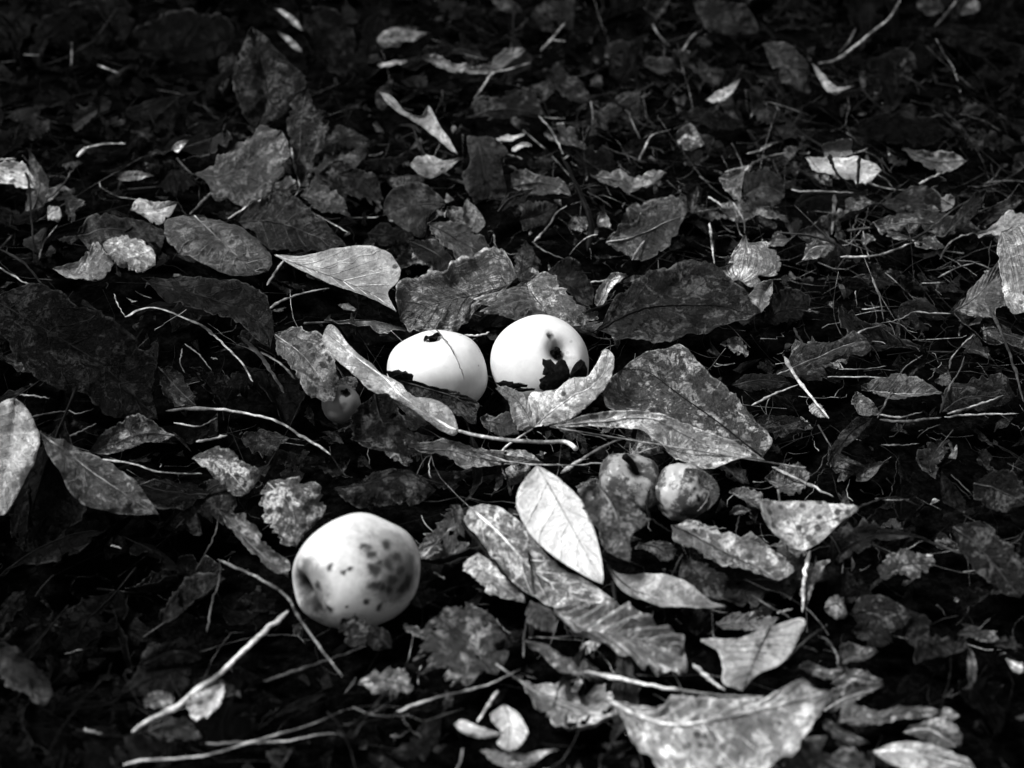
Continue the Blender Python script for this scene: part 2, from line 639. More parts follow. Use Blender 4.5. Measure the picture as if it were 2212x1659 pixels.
def st(label, t, pts, r, tone, h=1.5, name='dry_stalk', cat='stalk', taper=0.5, bud=False, wob=0.11):
    NLEAF[0] += 1
    if t == 'D' and tone > 0.2:
        tone = round(tone * 0.75, 3)
    n = len(pts)
    hs = np.linspace(h[0], h[1], n) if isinstance(h, tuple) else [h] * n
    q = [px(t, p) for p in pts]
    P = [on_z(a, b_ / 100) for a, b_ in zip(q, hs)]
    c = crom(P, max(8, 7 * n))
    dep = project(c)[:, 2]
    rad = r * TILES[t][2] * K * dep / FX
    rad = rad * np.linspace(1, taper, len(c)) * np.array([1 + wob * noise.noise(Vector((i * 0.33, NLEAF[0] * 3.1, 0))) * 2 for i in range(len(c))])
    e_ = np.arange(len(c))
    for u0 in np.random.RandomState(NLEAF[0]).uniform(0.08, 0.92, 3):
        rad = rad * (1 + 0.45 * np.exp(-((e_ / len(c) - u0) / 0.03) ** 2))
    rad = rad * 0.72 * np.minimum(1, (e_ + 0.7) / 2.2) * np.minimum(1, (len(c) - e_ - 0.3) / 2.2)
    c = c + np.array([[noise.noise(Vector((i * 0.4, NLEAF[0], k))) for k in range(3)] for i in range(len(c))]) * 0.0006
    V, F = tube_geo(c, rad * (1.25 if name == 'grass_blade' else 1), 8, flat=0.25 if name == 'grass_blade' else 0.8)
    ob = mesh_obj(name, V, F, stalk_mat(tone))
    tag(ob, label, cat, SG)
    # splat along a finer line
    splat(crom(c, 200))
    if bud:
        e = c[-1]
        Vv, Ff = ball(e, rad[-1] * 2.3)
        mesh_obj('bud', Vv, Ff, stalk_mat(tone * 0.9), parent=ob)
    return ob


def ball(c, r, nu=12, nvv=8):
    V, F = [], []
    for i in range(nvv + 1):
        th = math.pi * i / nvv
        for j in range(nu):
            p = 2 * math.pi * j / nu
            V.append((c[0] + r * math.sin(th) * math.cos(p), c[1] + r * math.sin(th) * math.sin(p), c[2] + r * math.cos(th)))
    for i in range(nvv):
        for j in range(nu):
            F.append((i * nu + j, (i + 1) * nu + j, (i + 1) * nu + (j + 1) % nu, i * nu + (j + 1) % nu))
    return np.array(V), F


def poly_leaf(label, t, pts, tone, h, f=0.9, g=0.0, cat='leaf', name='lobed_leaf', bulge=0.003, group=LG, **kw):
    """broad lobed leaf from its outline: fan of rings around the centre, slightly domed, with thickness"""
    NLEAF[0] += 1
    q = [px(t, p) for p in pts]
    P0, nrm = plane_of(q, h, f, g)
    P = np.array([unproj(a, P0, nrm) for a in q])
    # densify the outline with sharp teeth kept
    D = []
    for i in range(len(P)):
        a, b_ = P[i], P[(i + 1) % len(P)]
        for s in (0, 0.33, 0.66):
            D.append(a * (1 - s) + b_ * s)
    D = np.array(D)
    c = D.mean(0)
    rings = [1.0, 0.8, 0.55, 0.3]
    V = []
    for r_ in rings:
        for p in D:
            w = c + (p - c) * r_
            k = noise.noise(Vector(w * 90)) * 0.0012
            V.append(w + nrm * (bulge * (1 - r_ * r_) + k))
    V.append(c + nrm * bulge)
    V = np.array(V)
    m = len(D)
    top = []
    for i in range(len(rings) - 1):
        for k in range(m):
            top.append((i * m + k, i * m + (k + 1) % m, (i + 1) * m + (k + 1) % m, (i + 1) * m + k))
    b0 = (len(rings) - 1) * m
    for k in range(m):
        top.append((b0 + k, b0 + (k + 1) % m, len(V) - 1))
    nV = len(V)
    F = list(top) + [tuple(x + nV for x in reversed(a)) for a in top]
    for k in range(m):
        k2 = (k + 1) % m
        F.append((k2, k, k + nV, k2 + nV))
    V2 = np.vstack([V, V - nrm * 0.0004])
    uv = np.full((len(V2), 2), 0.5)
    ob = mesh_obj(name, V2, F, leaf_mat(tone, **kw), uv=uv)
    tag(ob, label, cat, group)
    splat(V2)
    vv = []
    for tip in P[:: max(1, len(P) // 5)]:
        a_, b_ = tube_geo(np.linspace(c + nrm * (bulge + 0.0002), c + (tip - c) * 0.8 + nrm * (bulge * 0.4 + 0.0006), 5), np.linspace(0.00022, 0.0001, 5), 4)
        mesh_obj('vein', a_, b_, stalk_mat(min(0.5, tone * 2.2 + 0.01)), parent=ob)
    return ob


def apple(label, q, wpx, zc, axis, ratio, mat_args, dimples=((1, 0.16, 0.22), (-1, 0.12, 0.25)), lump=0.02, dents=(), seed=1, sq=1.0, wrinkle=0.0):
    """q: centre in the picture (full frame), wpx: width; axis in camera terms (right, up, towards); returns the object and its frame"""
    ctr = on_z(q, zc / 100)
    dep = project(ctr[None])[0, 2]
    r = wpx * dep / FX / 2
    az = cR * axis[0] + cU * axis[1] - cF * axis[2]
    az /= np.linalg.norm(az)
    ax = np.cross(az, np.array([0.3, 0.9, 0.1]))
    ax /= np.linalg.norm(ax)
    ay = np.cross(az, ax)
    nu, nvv = 72, 56
    V, F = [], []
    for i in range(nvv + 1):
        th = math.pi * i / nvv
        for j in range(nu):
            p = 2 * math.pi * j / nu
            rho = abs(math.sin(th)) ** sq
            z = math.copysign(abs(math.cos(th)) ** sq, math.cos(th))
            rho *= 1 + 0.02 * math.cos(5 * p) * (z * 0.5)
            for s, dp, wd in dimples:
                if s * z > 0:
                    z -= s * dp * math.exp(-(rho / wd) ** 2)
            k = 1 + lump * noise.noise(Vector((rho * math.cos(p) * 1.3 + seed, rho * math.sin(p) * 1.3, z * 1.3)))
            k += wrinkle * noise.noise(Vector((rho * math.cos(p) * 5 + seed, rho * math.sin(p) * 5, z * 5)))
            d = np.array([rho * math.cos(p), rho * math.sin(p), z * ratio]) * k
            w = ax * d[0] + ay * d[1] + az * d[2]
            for (dd, rad, depth) in dents:                     # dents given in camera terms on the unit sphere
                dv = cR * dd[0] + cU * dd[1] - cF * dd[2]
                dv = dv / np.linalg.norm(dv)
                wn = w / (np.linalg.norm(w) + 1e-9)
                e = np.linalg.norm(wn - dv) / rad
                w = w * (1 - depth * math.exp(-e * e))
            V.append(ctr + w * r)
    for i in range(nvv):
        for j in range(nu):
            F.append((i * nu + j, (i + 1) * nu + j, (i + 1) * nu + (j + 1) % nu, i * nu + (j + 1) % nu))
    V = np.array(V)

    def surf(dd, k=1.0):
        dv = cR * dd[0] + cU * dd[1] - cF * dd[2]
        dv = dv / np.linalg.norm(dv)
        U = V - ctr
        i = np.argmax((U / (np.linalg.norm(U, axis=1)[:, None] + 1e-9)) @ dv)
        return ctr + U[i] * k

    marks = []
    for (dd, rr_, stg, rag, dk) in mat_args.pop('marks', ()):
        marks.append((tuple(surf(dd) - ctr), rr_ * r, stg, rag, dk))
    empt = bpy.data.objects.new('crab_apple', None)
    empt.empty_display_size = 0.01
    C.objects.link(empt)
    empt.location = ctr
    body = mesh_obj('flesh', V, F, apple_mat(marks=marks, **mat_args), parent=empt)
    tag(empt, label, 'apple', 'fallen crab apples')
    splat(V)
    return empt, ctr, r, (ax, ay, az), surf


def sepals(parent, base, axis, size, n=5, tone=0.012, seed=0, spread=0.9):
    rs = random.Random(seed)
    az = np.asarray(axis) / np.linalg.norm(axis)
    ax = np.cross(az, np.array([0.2, 0.3, 0.93]))
    ax /= np.linalg.norm(ax)
    ay = np.cross(az, ax)
    for k in range(n):
        a = 2 * math.pi * (k + rs.uniform(-0.25, 0.25)) / n
        d = ax * math.cos(a) + ay * math.sin(a)
        s = np.cross(az, d)
        L_ = size * rs.uniform(0.7, 1.2)
        pts = [base, base + d * L_ * 0.45 * spread + az * L_ * 0.5, base + d * L_ * spread + az * L_ * rs.uniform(0.2, 0.8)]
        M = crom(pts, 12)
        w = np.sin(np.linspace(0.35, math.pi, 12))[:, None] * L_ * 0.3
        V, F, UV, G, Nn = blade(M, M + s * w, M - s * w, nv=3, crum=0.0008, corr=0, seed=seed + k, th=0.0004)
        mesh_obj('sepal', V, F, leaf_mat(tone, spot=0.0), parent=parent, uv=UV)


# ------------------------------------------------------------------ ground
def build_ground():
    near = np.linspace(-0.75, 0.75, 160)
    far = np.array([-60, -25, -10, -4, -2, -1.2])
    xs = np.r_[far, near, -far[::-1]]
    ys = np.r_[np.array([-60, -25, -10, -4, -1, 0.0]), np.linspace(0.3, 2.0, 180), np.array([2.6, 4, 8, 20, 40, 80])]
    V = [(x, y, ground_h(x, y) - 0.006) for y in ys for x in xs]
    m = len(xs)
    F = [(j * m + i, j * m + i + 1, (j + 1) * m + i + 1, (j + 1) * m + i) for j in range(len(ys) - 1) for i in range(m - 1)]
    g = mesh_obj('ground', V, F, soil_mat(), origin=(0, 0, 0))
    g['kind'] = 'structure'
    g['label'] = 'black damp soil showing between the fallen leaves'


build_ground()


# ------------------------------------------------------------------ the crab apples
A_, cA, rA, fA, sA = apple('smooth white apple with dark calyx on top, left of the pale pair', (943.4, 806), 216, 2.15, (-0.10, 0.93, 0.36), 0.80,
    dict(tone=0.70, dots=0.5, rough=0.4, marks=[((-0.13, 0.9, 0.42), 0.12, 0.55, 0.2, 0.25), ((0.86, 0.13, 0.5), 0.03, 0.9, 0.05, 0.03), ((0.55, -0.5, 0.65), 0.16, 0.3, 0.4, 0.4), ((0.2, 0.1, 0.97), 0.05, 0.25, 0.3, 0.45), ((-0.7, 0.5, 0.5), 0.10, 0.3, 0.4, 0.4)]),
    dimples=((1, 0.17, 0.2), (-1, 0.15, 0.25)), lump=0.05, seed=2, sq=0.82)
sepals(A_, sA((-0.10, 0.93, 0.36), 0.97), fA[2], 0.0058, 6, seed=3)
B_, cB, rB, fB, sB = apple('white apple with a dark hole and cracked hollow, right of the pale pair', (1166, 786), 215, 2.35, (0.44, 0.26, 0.86), 0.95,
    dict(tone=0.70, dots=0.3, rough=0.4, marks=[((0.22, 0.62, 0.75), 0.085, 1.0, 0.12, 0.02), ((0.40, 0.36, 0.80), 0.22, 0.75, 0.35, 0.10),
         ((0.50, 0.22, 0.85), 0.13, 1.0, 0.3, 0.02), ((0.62, 0.02, 0.78), 0.2, 0.7, 0.6, 0.06), ((0.36, 0.5, 0.78), 0.10, 0.5, 0.4, 0.2), ((-0.2, 0.8, 0.5), 0.03, 0.4, 0.1, 0.3)]),
    dimples=((1, 0.30, 0.26), (-1, 0.12, 0.25)), lump=0.03, dents=(((0.22, 0.62, 0.75), 0.10, 0.06), ((0.36, 0.46, 0.8), 0.16, 0.05), ((0.6, 0.05, 0.8), 0.16, 0.05)), seed=5)
sepals(B_, sB((0.44, 0.26, 0.86), 0.98), fB[2], 0.0050, 5, seed=8, tone=0.02, spread=0.7)
def kd(x, y):
    a, b_ = (x - 955) / 735, -(y - 745) / 590
    return (a, b_, math.sqrt(max(0.06, 1 - a * a - b_ * b_)))


SPOTS = [(1120, 435, .085), (1235, 660, .10), (1250, 810, .11), (1225, 500, .065), (1375, 440, .085), (1405, 620, .10), (1500, 560, .10), (1455, 790, .085), (1420, 870, .07), (1340, 860, .065), (1600, 800, .12),
         (1560, 860, .09), (1530, 700, .085), (1300, 580, .05), (1170, 965, .05), (1290, 1080, .065), (960, 650, .05), (880, 690, .05), (720, 640, .06), (570, 850, .07), (660, 1030, .055)]
C_, cC, rC, fC, sC = apple('large pale apple with a blotchy brown bruise, lying alone in front', (768, 1236), 244, 1.9, (-0.84, -0.26, 0.48), 1.17,
    dict(tone=0.66, dots=0.7, rough=0.45, marks=[(kd(1440, 560), 0.78, 0.85, 0.48, 0.10), (kd(1520, 780), 0.56, 0.85, 0.48, 0.07), (kd(400, 890), 0.5, 1.0, 0.4, 0.006), ((-0.84, -0.26, 0.48), 0.6, 1.0, 0.3, 0.01), (kd(440, 740), 0.34, 0.9, 0.45, 0.04), (kd(470, 930), 0.34, 0.9, 0.45, 0.03), (kd(590, 820), 0.3, 0.55, 0.48, 0.12), (kd(430, 1050), 0.36, 0.95, 0.4, 0.012), (kd(560, 760), 0.36, 0.5, 0.48, 0.22),  # dark marks in the hollow paint in its shadow, beside bruise and rot
         (kd(480, 1180), 0.26, 0.6, 0.48, 0.12), (kd(820, 1280), 0.34, 0.55, 0.48, 0.12), (kd(885, 1030), 0.05, 1, 0.05, 0.03)] + [(kd(x, y), r_ * 1.3, 0.95, 0.28, 0.02) for x, y, r_ in SPOTS]),
    dimples=((1, 0.42, 0.27), (-1, 0.1, 0.25)), lump=0.07, dents=(((-0.72, -0.5, 0.5), 0.3, 0.07),), seed=11, sq=0.96)
sepals(C_, sC((-0.84, -0.26, 0.48), 0.97), fC[2], 0.0045, 4, seed=14, tone=0.01, spread=0.6)
D_, cD, rD, fD, sD = apple('small grey apple with a round sunken spot, wedged under the speckled leaf', (737, 873), 84, 1.6, (0.3, 0.6, 0.7), 1.0,
    dict(tone=0.14, dots=0.8, rough=0.35, marks=[((0.2, -0.05, 0.97), 0.2, 0.85, 0.2, 0.05), ((0.45, 0.55, 0.7), 0.09, 0.9, 0.1, 0.03), ((0.62, 0.1, 0.75), 0.06, 0.7, 0.1, 0.03)]), lump=0.04, seed=17)
sepals(D_, sD((0.3, 0.6, 0.7), 0.98), fD[2], 0.003, 4, seed=18)
E_, cE, rE, fE, sE = apple('wrinkled grey rotten apple with a short black stalk in its hollow', (1358, 1043), 142, 1.55, (0.42, 0.55, 0.70), 0.85,
    dict(tone=0.27, dots=0.6, blotch=1.0, rough=0.3, marks=[((0.42, 0.52, 0.72), 0.35, 0.85, 0.5, 0.03)]), dimples=((1, 0.36, 0.3), (-1, 0.1, 0.2)), lump=0.14, seed=21, wrinkle=0.05)
p0 = sE((0.42, 0.55, 0.7), 0.95)
stk = crom([p0, p0 + np.array([-0.002, -0.001, 0.006]), p0 + np.array([-0.006, -0.002, 0.011])], 10)
v_, f_ = tube_geo(stk, np.linspace(0.0013, 0.0017, 10), 8)
mesh_obj('stalk', v_, f_, stalk_mat(0.012), parent=E_)
splat(v_)
F_, cF2, rF, fF, sF = apple('mottled rotten apple with peeling skin, beside the wrinkled one', (1472, 1061), 124, 1.35, (0.75, 0.35, 0.5), 1.0,
    dict(tone=0.40, dots=0.6, blotch=1.0, rough=0.35, marks=[((0.42, 0.12, 0.9), 0.10, 1, 0.25, 0.01), ((0.5, -0.2, 0.85), 0.16, 1, 0.25, 0.01), ((0.2, 0.42, 0.9), 0.12, 0.9, 0.3, 0.02),
         ((0.66, 0.30, 0.7), 0.32, 0.75, 0.4, 0.06), ((-0.1, -0.75, 0.6), 0.3, 0.9, 0.5, 0.02), ((0.62, -0.35, 0.6), 0.25, 0.9, 0.3, 0.02)]),
    dimples=((1, 0.2, 0.25), (-1, 0.1, 0.2)), lump=0.13, seed=27, wrinkle=0.05, dents=(((0.45, 0.0, 0.9), 0.14, 0.07), ((0.35, 0.3, 0.9), 0.12, 0.06)))
# skin flap curling round the rotten apple
fl = [sF((0.05, 0.75, 0.6), 1.03), sF((0.6, 0.55, 0.6), 1.06), sF((0.92, 0.0, 0.45), 1.08), sF((0.72, -0.55, 0.5), 1.08)]
Mf = crom(fl, 20)
wd = np.sin(np.linspace(0.1, math.pi - 0.1, 20))[:, None] * 0.0038
tow = (CAM - Mf)
tow /= np.linalg.norm(tow, axis=1)[:, None]
sd2 = np.cross(np.gradient(Mf, axis=0), tow)
sd2 /= np.linalg.norm(sd2, axis=1)[:, None]
v_, f_, u_, _, _ = blade(Mf, Mf + sd2 * wd, Mf - sd2 * wd, nv=4, crum=0.0005, corr=0, seed=5, th=0.0008)
mesh_obj('skin_flap', v_, f_, leaf_mat(0.10, spot=0.2), parent=F_, uv=u_)
LAND += [('the left white apple', np.array([943, 806, 1])), ('the cracked white apple', np.array([1166, 786, 1])), ('the bruised front apple', np.array([768, 1234, 1])),
         ('the wrinkled rotten apple', np.array([1358, 1043, 1])), ('the peeling rotten apple', np.array([1472, 1061, 1]))]

# ------------------------------------------------------------------ leaves around the apples
lf('broad pale oval leaf with a white midrib, behind and left of the two white apples', 'X', [(592, 551), (660, 576), (740, 606), (800, 634), (856, 674)],
   [(660, 551), (740, 533), (820, 534), (862, 572), (860, 605), (838, 632)], [(640, 578), (690, 602), (745, 624), (800, 645)], 0.40, h=2.4, f=0.42, spot=0.15, vein=0.35, mot=0.3, rib=0.7, rr=0.6, land='the broad pale oval leaf', crum=0.6, veins=True, nib=0.02, curlk=0.5)
lf('large grey crinkled leaf with raised veins, directly behind the left white apple', 'E', [(1140, 235), (920, 300), (650, 360), (450, 430), (395, 470)],
   [(1010, 88), (820, 140), (650, 218), (430, 268), (372, 360)], [(960, 330), (880, 390), (780, 490), (620, 545), (470, 540)], 0.20, h=1.3, f=0.45, vein=0.7, veins=True, mot=0.75, streak=0.7, corr=0.8, crum=3.2, ser=0.03, land='the crinkled grey leaf', rr=0.5)
lf('spotted grey leaf with fan of veins, tucked behind the cracked white apple', 'E', [(1190, 240), (1240, 330), (1310, 420), (1380, 540)],
   [(1130, 280), (980, 330), (872, 370), (895, 430), (1060, 470), (1240, 560)], [(1300, 200), (1380, 240), (1460, 340), (1562, 430), (1560, 490), (1480, 530)], 0.28, h=1.4, f=0.5, vein=0.7, veins=True, spot=0.5, mot=0.7, streak=0.4, ser=0.06, corr=0.8, crum=3.0, nib=0.2)
lf('small dark torn leaf standing upright between the veined leaves', 'E', [(1190, 250), (1160, 160), (1170, 50)], [(1235, 210), (1225, 120), (1200, 70)], [(1130, 210), (1110, 130), (1130, 70)], 0.07, h=2.2, f=0.8, nib=0.3, crum=2)
lf('dark smooth leaf right behind the spotted fan leaf', 'E', [(1320, 165), (1460, 260), (1612, 392)], [(1420, 110), (1540, 200), (1612, 310)], [(1370, 255), (1450, 325), (1540, 400)], 0.03, h=1.5, f=0.5)
lf('thin pale leaf curled into a point beside the dark twig', 'E', [(1640, 390), (1690, 310), (1720, 230), (1835, 200)], [(1625, 360), (1665, 260), (1740, 190)], [(1690, 370), (1720, 290), (1790, 230)], 0.5, h=1.6, f=0.5, streak=0.3, rr=0.3)
lf('large dark oval leaf lying flat, right behind the cracked white apple', 'X', [(1293, 714), (1380, 672), (1470, 660), (1560, 668), (1643, 692)],
   [(1330, 655), (1400, 605), (1470, 583), (1540, 592), (1600, 632)], [(1310, 722), (1380, 738), (1440, 742), (1500, 727), (1570, 712)], 0.055, h=1.5, f=0.36, mot=0.85, spot=0.25, rib=0.02, ser=0.03, veins=False, vein=0.3, land='the dark oval leaf', cup=-0.12, rr=0.5, nib=0.05)
lf('big blotchy leaf with black and pale spots, right of the cracked apple', 'X', [(1648, 990), (1560, 920), (1470, 855), (1400, 805), (1345, 800)],
   [(1668, 950), (1625, 895), (1560, 825), (1510, 785), (1470, 742), (1400, 758)], [(1560, 985), (1450, 950), (1365, 925), (1310, 890), (1312, 845)], 0.14, h=1.3, f=0.55, mot=1.0, spot=0.7, vein=0.3, rib=0.02, ser=0.03, nib=0.08, land='the big blotchy leaf', cup=-0.1, crum=1.6)
lf('long pale speckled leaf edge curling below the big blotchy leaf', 'X', [(1188, 922), (1300, 912), (1400, 903), (1490, 945), (1560, 972), (1652, 995)],
   [(1280, 899), (1380, 889), (1450, 904), (1520, 935), (1600, 967)], [(1300, 924), (1370, 932), (1430, 968), (1480, 1002), (1540, 1010), (1600, 990)], 0.30, h=2.1, f=0.6, mot=0.7, spot=0.7, ser=0.04, vein=0.3, rib=0.35, rr=0.3, pet=[(1700, 1005), (1740, 1010)], crum=1.2)
lf('bright mottled leaf curling up like a cradle under the cracked white apple', 'E', [(1235, 1157), (1340, 1060), (1480, 960), (1610, 890), (1690, 790), (1715, 660)],
   [(1228, 1073), (1207, 996), (1235, 939), (1319, 925), (1389, 911), (1481, 848), (1572, 828), (1636, 756), (1678, 668)],
   [(1312, 1143), (1425, 1115), (1530, 1059), (1657, 946), (1738, 813), (1748, 714)], 0.62, h=2.3, f=0.75, mot=0.6, spot=0.5, vein=0.4, ser=0.04, rib=0.55, rr=0.4, pet=[(1150, 1210), (1060, 1275), (1015, 1340)], land='the bright cradle leaf', cup=0.3, crum=1.3, nib=0.08, curlk=0.8)
lf('grey net-veined leaf flap left of the bright cradle leaf', 'E', [(1235, 1157), (1179, 1038), (1108, 960), (996, 906)], [(1228, 1066), (1207, 988), (1143, 925), (1059, 899)], [(1143, 1164), (1101, 1066), (1076, 988)], 0.30, h=2.2, f=0.7, vein=0.7, mot=0.6, spot=0.2, rib=0.3, rr=0.25)
lf('long pale curled leaf with white stalk, sweeping in front of the left white apple', 'E', [(765, 1172), (696, 1146), (509, 1024), (391, 944), (298, 842), (134, 722), (-85, 548)],
   [(748, 1118), (710, 1047), (630, 986), (471, 954), (391, 874), (284, 822), (213, 752), (134, 695), (40, 598), (-16, 520), (-63, 515)],
   [(719, 1188), (602, 1122), (438, 1009), (312, 953), (204, 911), (106, 820), (-49, 680), (-97, 600)], 0.55, h=2.9, f=0.45, mot=0.5, spot=0.5, vein=0.3, ser=0.04, rib=0.75, rr=0.75,
   pet=[(880, 1200), (1060, 1228), (1300, 1243), (1430, 1240), (1480, 1262), (1508, 1290)], land='the long narrow pale leaf', crum=1.0, nib=0.08)
lf('thin grey strip of leaf showing below the long narrow pale leaf', 'M', [(1070, 1150), (1350, 1330), (1600, 1490)], [(1200, 1200), (1400, 1330), (1620, 1470)], [(1220, 1290), (1400, 1420), (1570, 1520)], 0.25, h=2.0, f=0.5, rr=0)
lf('small pale heart of leaf below the long narrow pale leaf', 'M', [(1260, 1390), (1380, 1500), (1440, 1610)], [(1400, 1400), (1560, 1530), (1500, 1590)], [(1270, 1460), (1330, 1550), (1400, 1600)], 0.30, h=1.6, f=0.5, rr=0.2)
lf('dark blotchy rounded leaf with a rot hole, front left of the white pair', 'E', [(230, 930), (265, 1080), (340, 1220), (432, 1332)], [(330, 952), (402, 1060), (443, 1200)], [(150, 1010), (70, 1120), (105, 1235), (270, 1295)], 0.04, h=2.0, f=0.7, mot=1.0, spot=0.5, holes=0.12)
lf('dark crumpled leaf wrapped round the foot of the left white apple', 'E', [(370, 850), (560, 905), (740, 960), (880, 1060)], [(480, 860), (600, 895), (760, 930), (885, 1000)], [(430, 920), (560, 990), (740, 1060), (860, 1130)], 0.05, h=2.2, f=0.8, mot=0.9, crum=2.0, corr=0.6, ser=0.05)
lf('speckled grey leaf bent over the small apple, left of the long pale leaf', 'D', [(1735, 560), (1880, 670), (2000, 800), (2110, 985)], [(1850, 528), (2010, 570), (2092, 690), (2145, 880)], [(1760, 690), (1860, 800), (1985, 965)], 0.22, h=2.4, f=0.6, mot=0.7, spot=0.85, vein=0.2, rr=0.3, land='the speckled grey leaf')
lf('dark folded leaf with a pale rounded tip, left of the speckled leaf', 'D', [(900, 225), (1200, 300), (1500, 400), (1680, 540), (1712, 668)], [(1200, 205), (1540, 262), (1690, 378), (1737, 540)], [(1050, 345), (1300, 440), (1550, 560), (1650, 645)], 0.028, h=2.6, f=0.5, mot=0.8, rim=1.0, vein=0.3, cup=0.4, land='the dark folded leaf')
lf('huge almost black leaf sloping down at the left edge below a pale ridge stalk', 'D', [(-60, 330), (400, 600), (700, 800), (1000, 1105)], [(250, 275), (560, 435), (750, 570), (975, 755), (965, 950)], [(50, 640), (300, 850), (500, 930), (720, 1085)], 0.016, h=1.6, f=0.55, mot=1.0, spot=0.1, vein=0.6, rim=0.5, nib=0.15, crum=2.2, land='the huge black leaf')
lf('wide pale leaf hanging down at the left picture edge', 'D', [(95, 965), (85, 1150), (55, 1350), (-20, 1700)], [(172, 1030), (247, 1180), (232, 1340), (130, 1530), (40, 1690)], [(0, 1000), (-90, 1150), (-110, 1400), (-70, 1620)], 0.34, h=1.6, f=0.8, mot=0.4, spot=0.3, vein=0.1, rr=0, rim=0.2, land='the wide pale edge leaf', nib=0.04)
lf('grey leaf folded along its bright back, right of the wide pale leaf', 'D', [(248, 1185), (450, 1330), (650, 1480), (850, 1620), (998, 1712)], [(420, 1248), (620, 1342), (795, 1460), (920, 1610)], [(330, 1340), (450, 1505), (600, 1640), (800, 1700)], 0.10, h=1.3, f=0.6, mot=0.8, rim=1.0, vein=0.2, cup=0.35, g=0.25, rib=0.3, rr=0.4, nib=0.05)
lf('speckled triangular leaf with straight front edge, below the huge black leaf', 'D', [(1132, 1215), (900, 1190), (565, 1315)], [(1060, 1180), (960, 1095), (870, 1080), (680, 1190)], [(900, 1265), (700, 1322)], 0.10, h=1.4, f=0.6, mot=1.0, spot=0.4, rr=0.25)
lf('small dark leaf with a bright left margin, right of the huge black leaf', 'D', [(1000, 770), (1110, 890), (1245, 1015)], [(1120, 795), (1200, 895)], [(1020, 900), (1080, 1010)], 0.07, h=1.8, f=0.6, mot=0.7, rim=0.8, streak=0.2)
lf('pale blotchy soft-edged leaf in front of the long arching stalk', 'D', [(1215, 1350), (1400, 1400), (1570, 1570)], [(1380, 1260), (1470, 1320), (1570, 1385), (1640, 1450)], [(1290, 1420), (1400, 1520), (1500, 1590)], 0.22, h=1.6, f=0.55, mot=1.0, spot=0.7)
lf('pale leaf riddled with brown blotches, just behind the bruised front apple', 'X', [(577, 1042), (630, 1100), (640, 1188)], [(640, 1030), (700, 1058), (693, 1110), (662, 1150)], [(563, 1080), (578, 1140), (608, 1182)], 0.26, h=1.2, f=0.75, mot=1.0, spot=0.9, nib=0.2, rr=0.2)
lf('long thin dark leaf lying level in front of the two white apples', 'E', [(430, 1290), (700, 1310), (1000, 1370), (1300, 1390)], [(600, 1250), (820, 1270), (1040, 1330)], [(640, 1350), (800, 1440), (960, 1410), (1150, 1400)], 0.14, h=1.2, f=0.45, mot=0.7, spot=0.3)
lf('pale torn leaf fragment under the curved white stalk', 'E', [(960, 1290), (1120, 1310), (1290, 1370)], [(1060, 1285), (1200, 1300)], [(1010, 1330), (1150, 1370)], 0.36, h=1.5, f=0.45, rr=0.2)
lf('dim grey leaf under the gap between the two white apples', 'E', [(900, 1120), (1020, 1130), (1150, 1190)], [(960, 1080), (1090, 1095)], [(930, 1170), (1050, 1200)], 0.10, h=0.6, f=0.4, rr=0.2)
lf('dim wavy leaf with scalloped edge behind the bruised front apple', 'E', [(-30, 1540), (200, 1500), (420, 1450), (620, 1550)], [(100, 1500), (300, 1430), (480, 1440)], [(100, 1640), (300, 1640), (500, 1620)], 0.05, h=1.3, f=0.55, mot=1.0, rim=0.8, ser=0.05, spot=0.6)
lf('dark spotted leaf hanging in front of the wrinkled rotten apple', 'J', [(250, 450), (420, 700), (500, 950), (600, 1285)], [(480, 560), (720, 700), (830, 850), (640, 980)], [(60, 520), (160, 780), (300, 1100), (430, 1220)], 0.17, h=3.1, f=0.85, mot=1.0, spot=0.5, ser=0.05, veins=True, rim=0.5)
lf('grey curled leaf tip below the spotted hanging leaf', 'J', [(690, 1060), (880, 1120), (1060, 1260)], [(800, 1050), (1000, 1060), (1100, 1150)], [(660, 1120), (800, 1160), (940, 1290)], 0.08, h=0.9, f=0.6)

lf('bright white oval leaf standing tilted, in the middle of the foreground', 'X', [(1160, 1005), (1203, 1080), (1252, 1170), (1302, 1262)],
   [(1212, 1038), (1265, 1095), (1291, 1170), (1303, 1232)], [(1126, 1048), (1115, 1095), (1152, 1162), (1212, 1213), (1270, 1248)], 0.74, h=2.4, f=0.75, mot=0.18, spot=0.12, vein=0.1, rib=0.42, rr=0.28, land='the bright white leaf', cup=-0.1, crum=0.6, rim=0.1, nib=0.015, curlk=0.5)
lf('long veined pale leaf lying under the bright white leaf', 'H', [(830, 0), (1040, 200), (1250, 420), (1450, 535), (1745, 602)], [(960, 10), (1150, 120), (1300, 300), (1500, 440), (1690, 570)],
   [(800, 90), (870, 205), (1060, 425), (1250, 565), (1400, 640), (1600, 640)], 0.40, h=1.5, f=0.5, mot=1.0, vein=0.7, veins=True, rib=0.85, rr=0.6, ser=0.03, spot=0.4, land='the long veined leaf', streak=0.35, nib=0.08)
lf('ragged pale leaf piece left of the long veined leaf', 'H', [(880, 300), (970, 440), (1185, 605)], [(960, 360), (1080, 470), (1170, 560)], [(808, 370), (835, 455), (990, 560)], 0.38, h=1.2, f=0.5, mot=0.7, nib=0.3, ser=0.06, rr=0.3)
lf('dark brown leaf strip along the upper side of the long veined leaf', 'H', [(710, 0), (770, 100), (800, 200)], [(780, 20), (800, 110)], [(730, 90), (770, 170)], 0.10, h=2.0, f=0.7, rr=0)
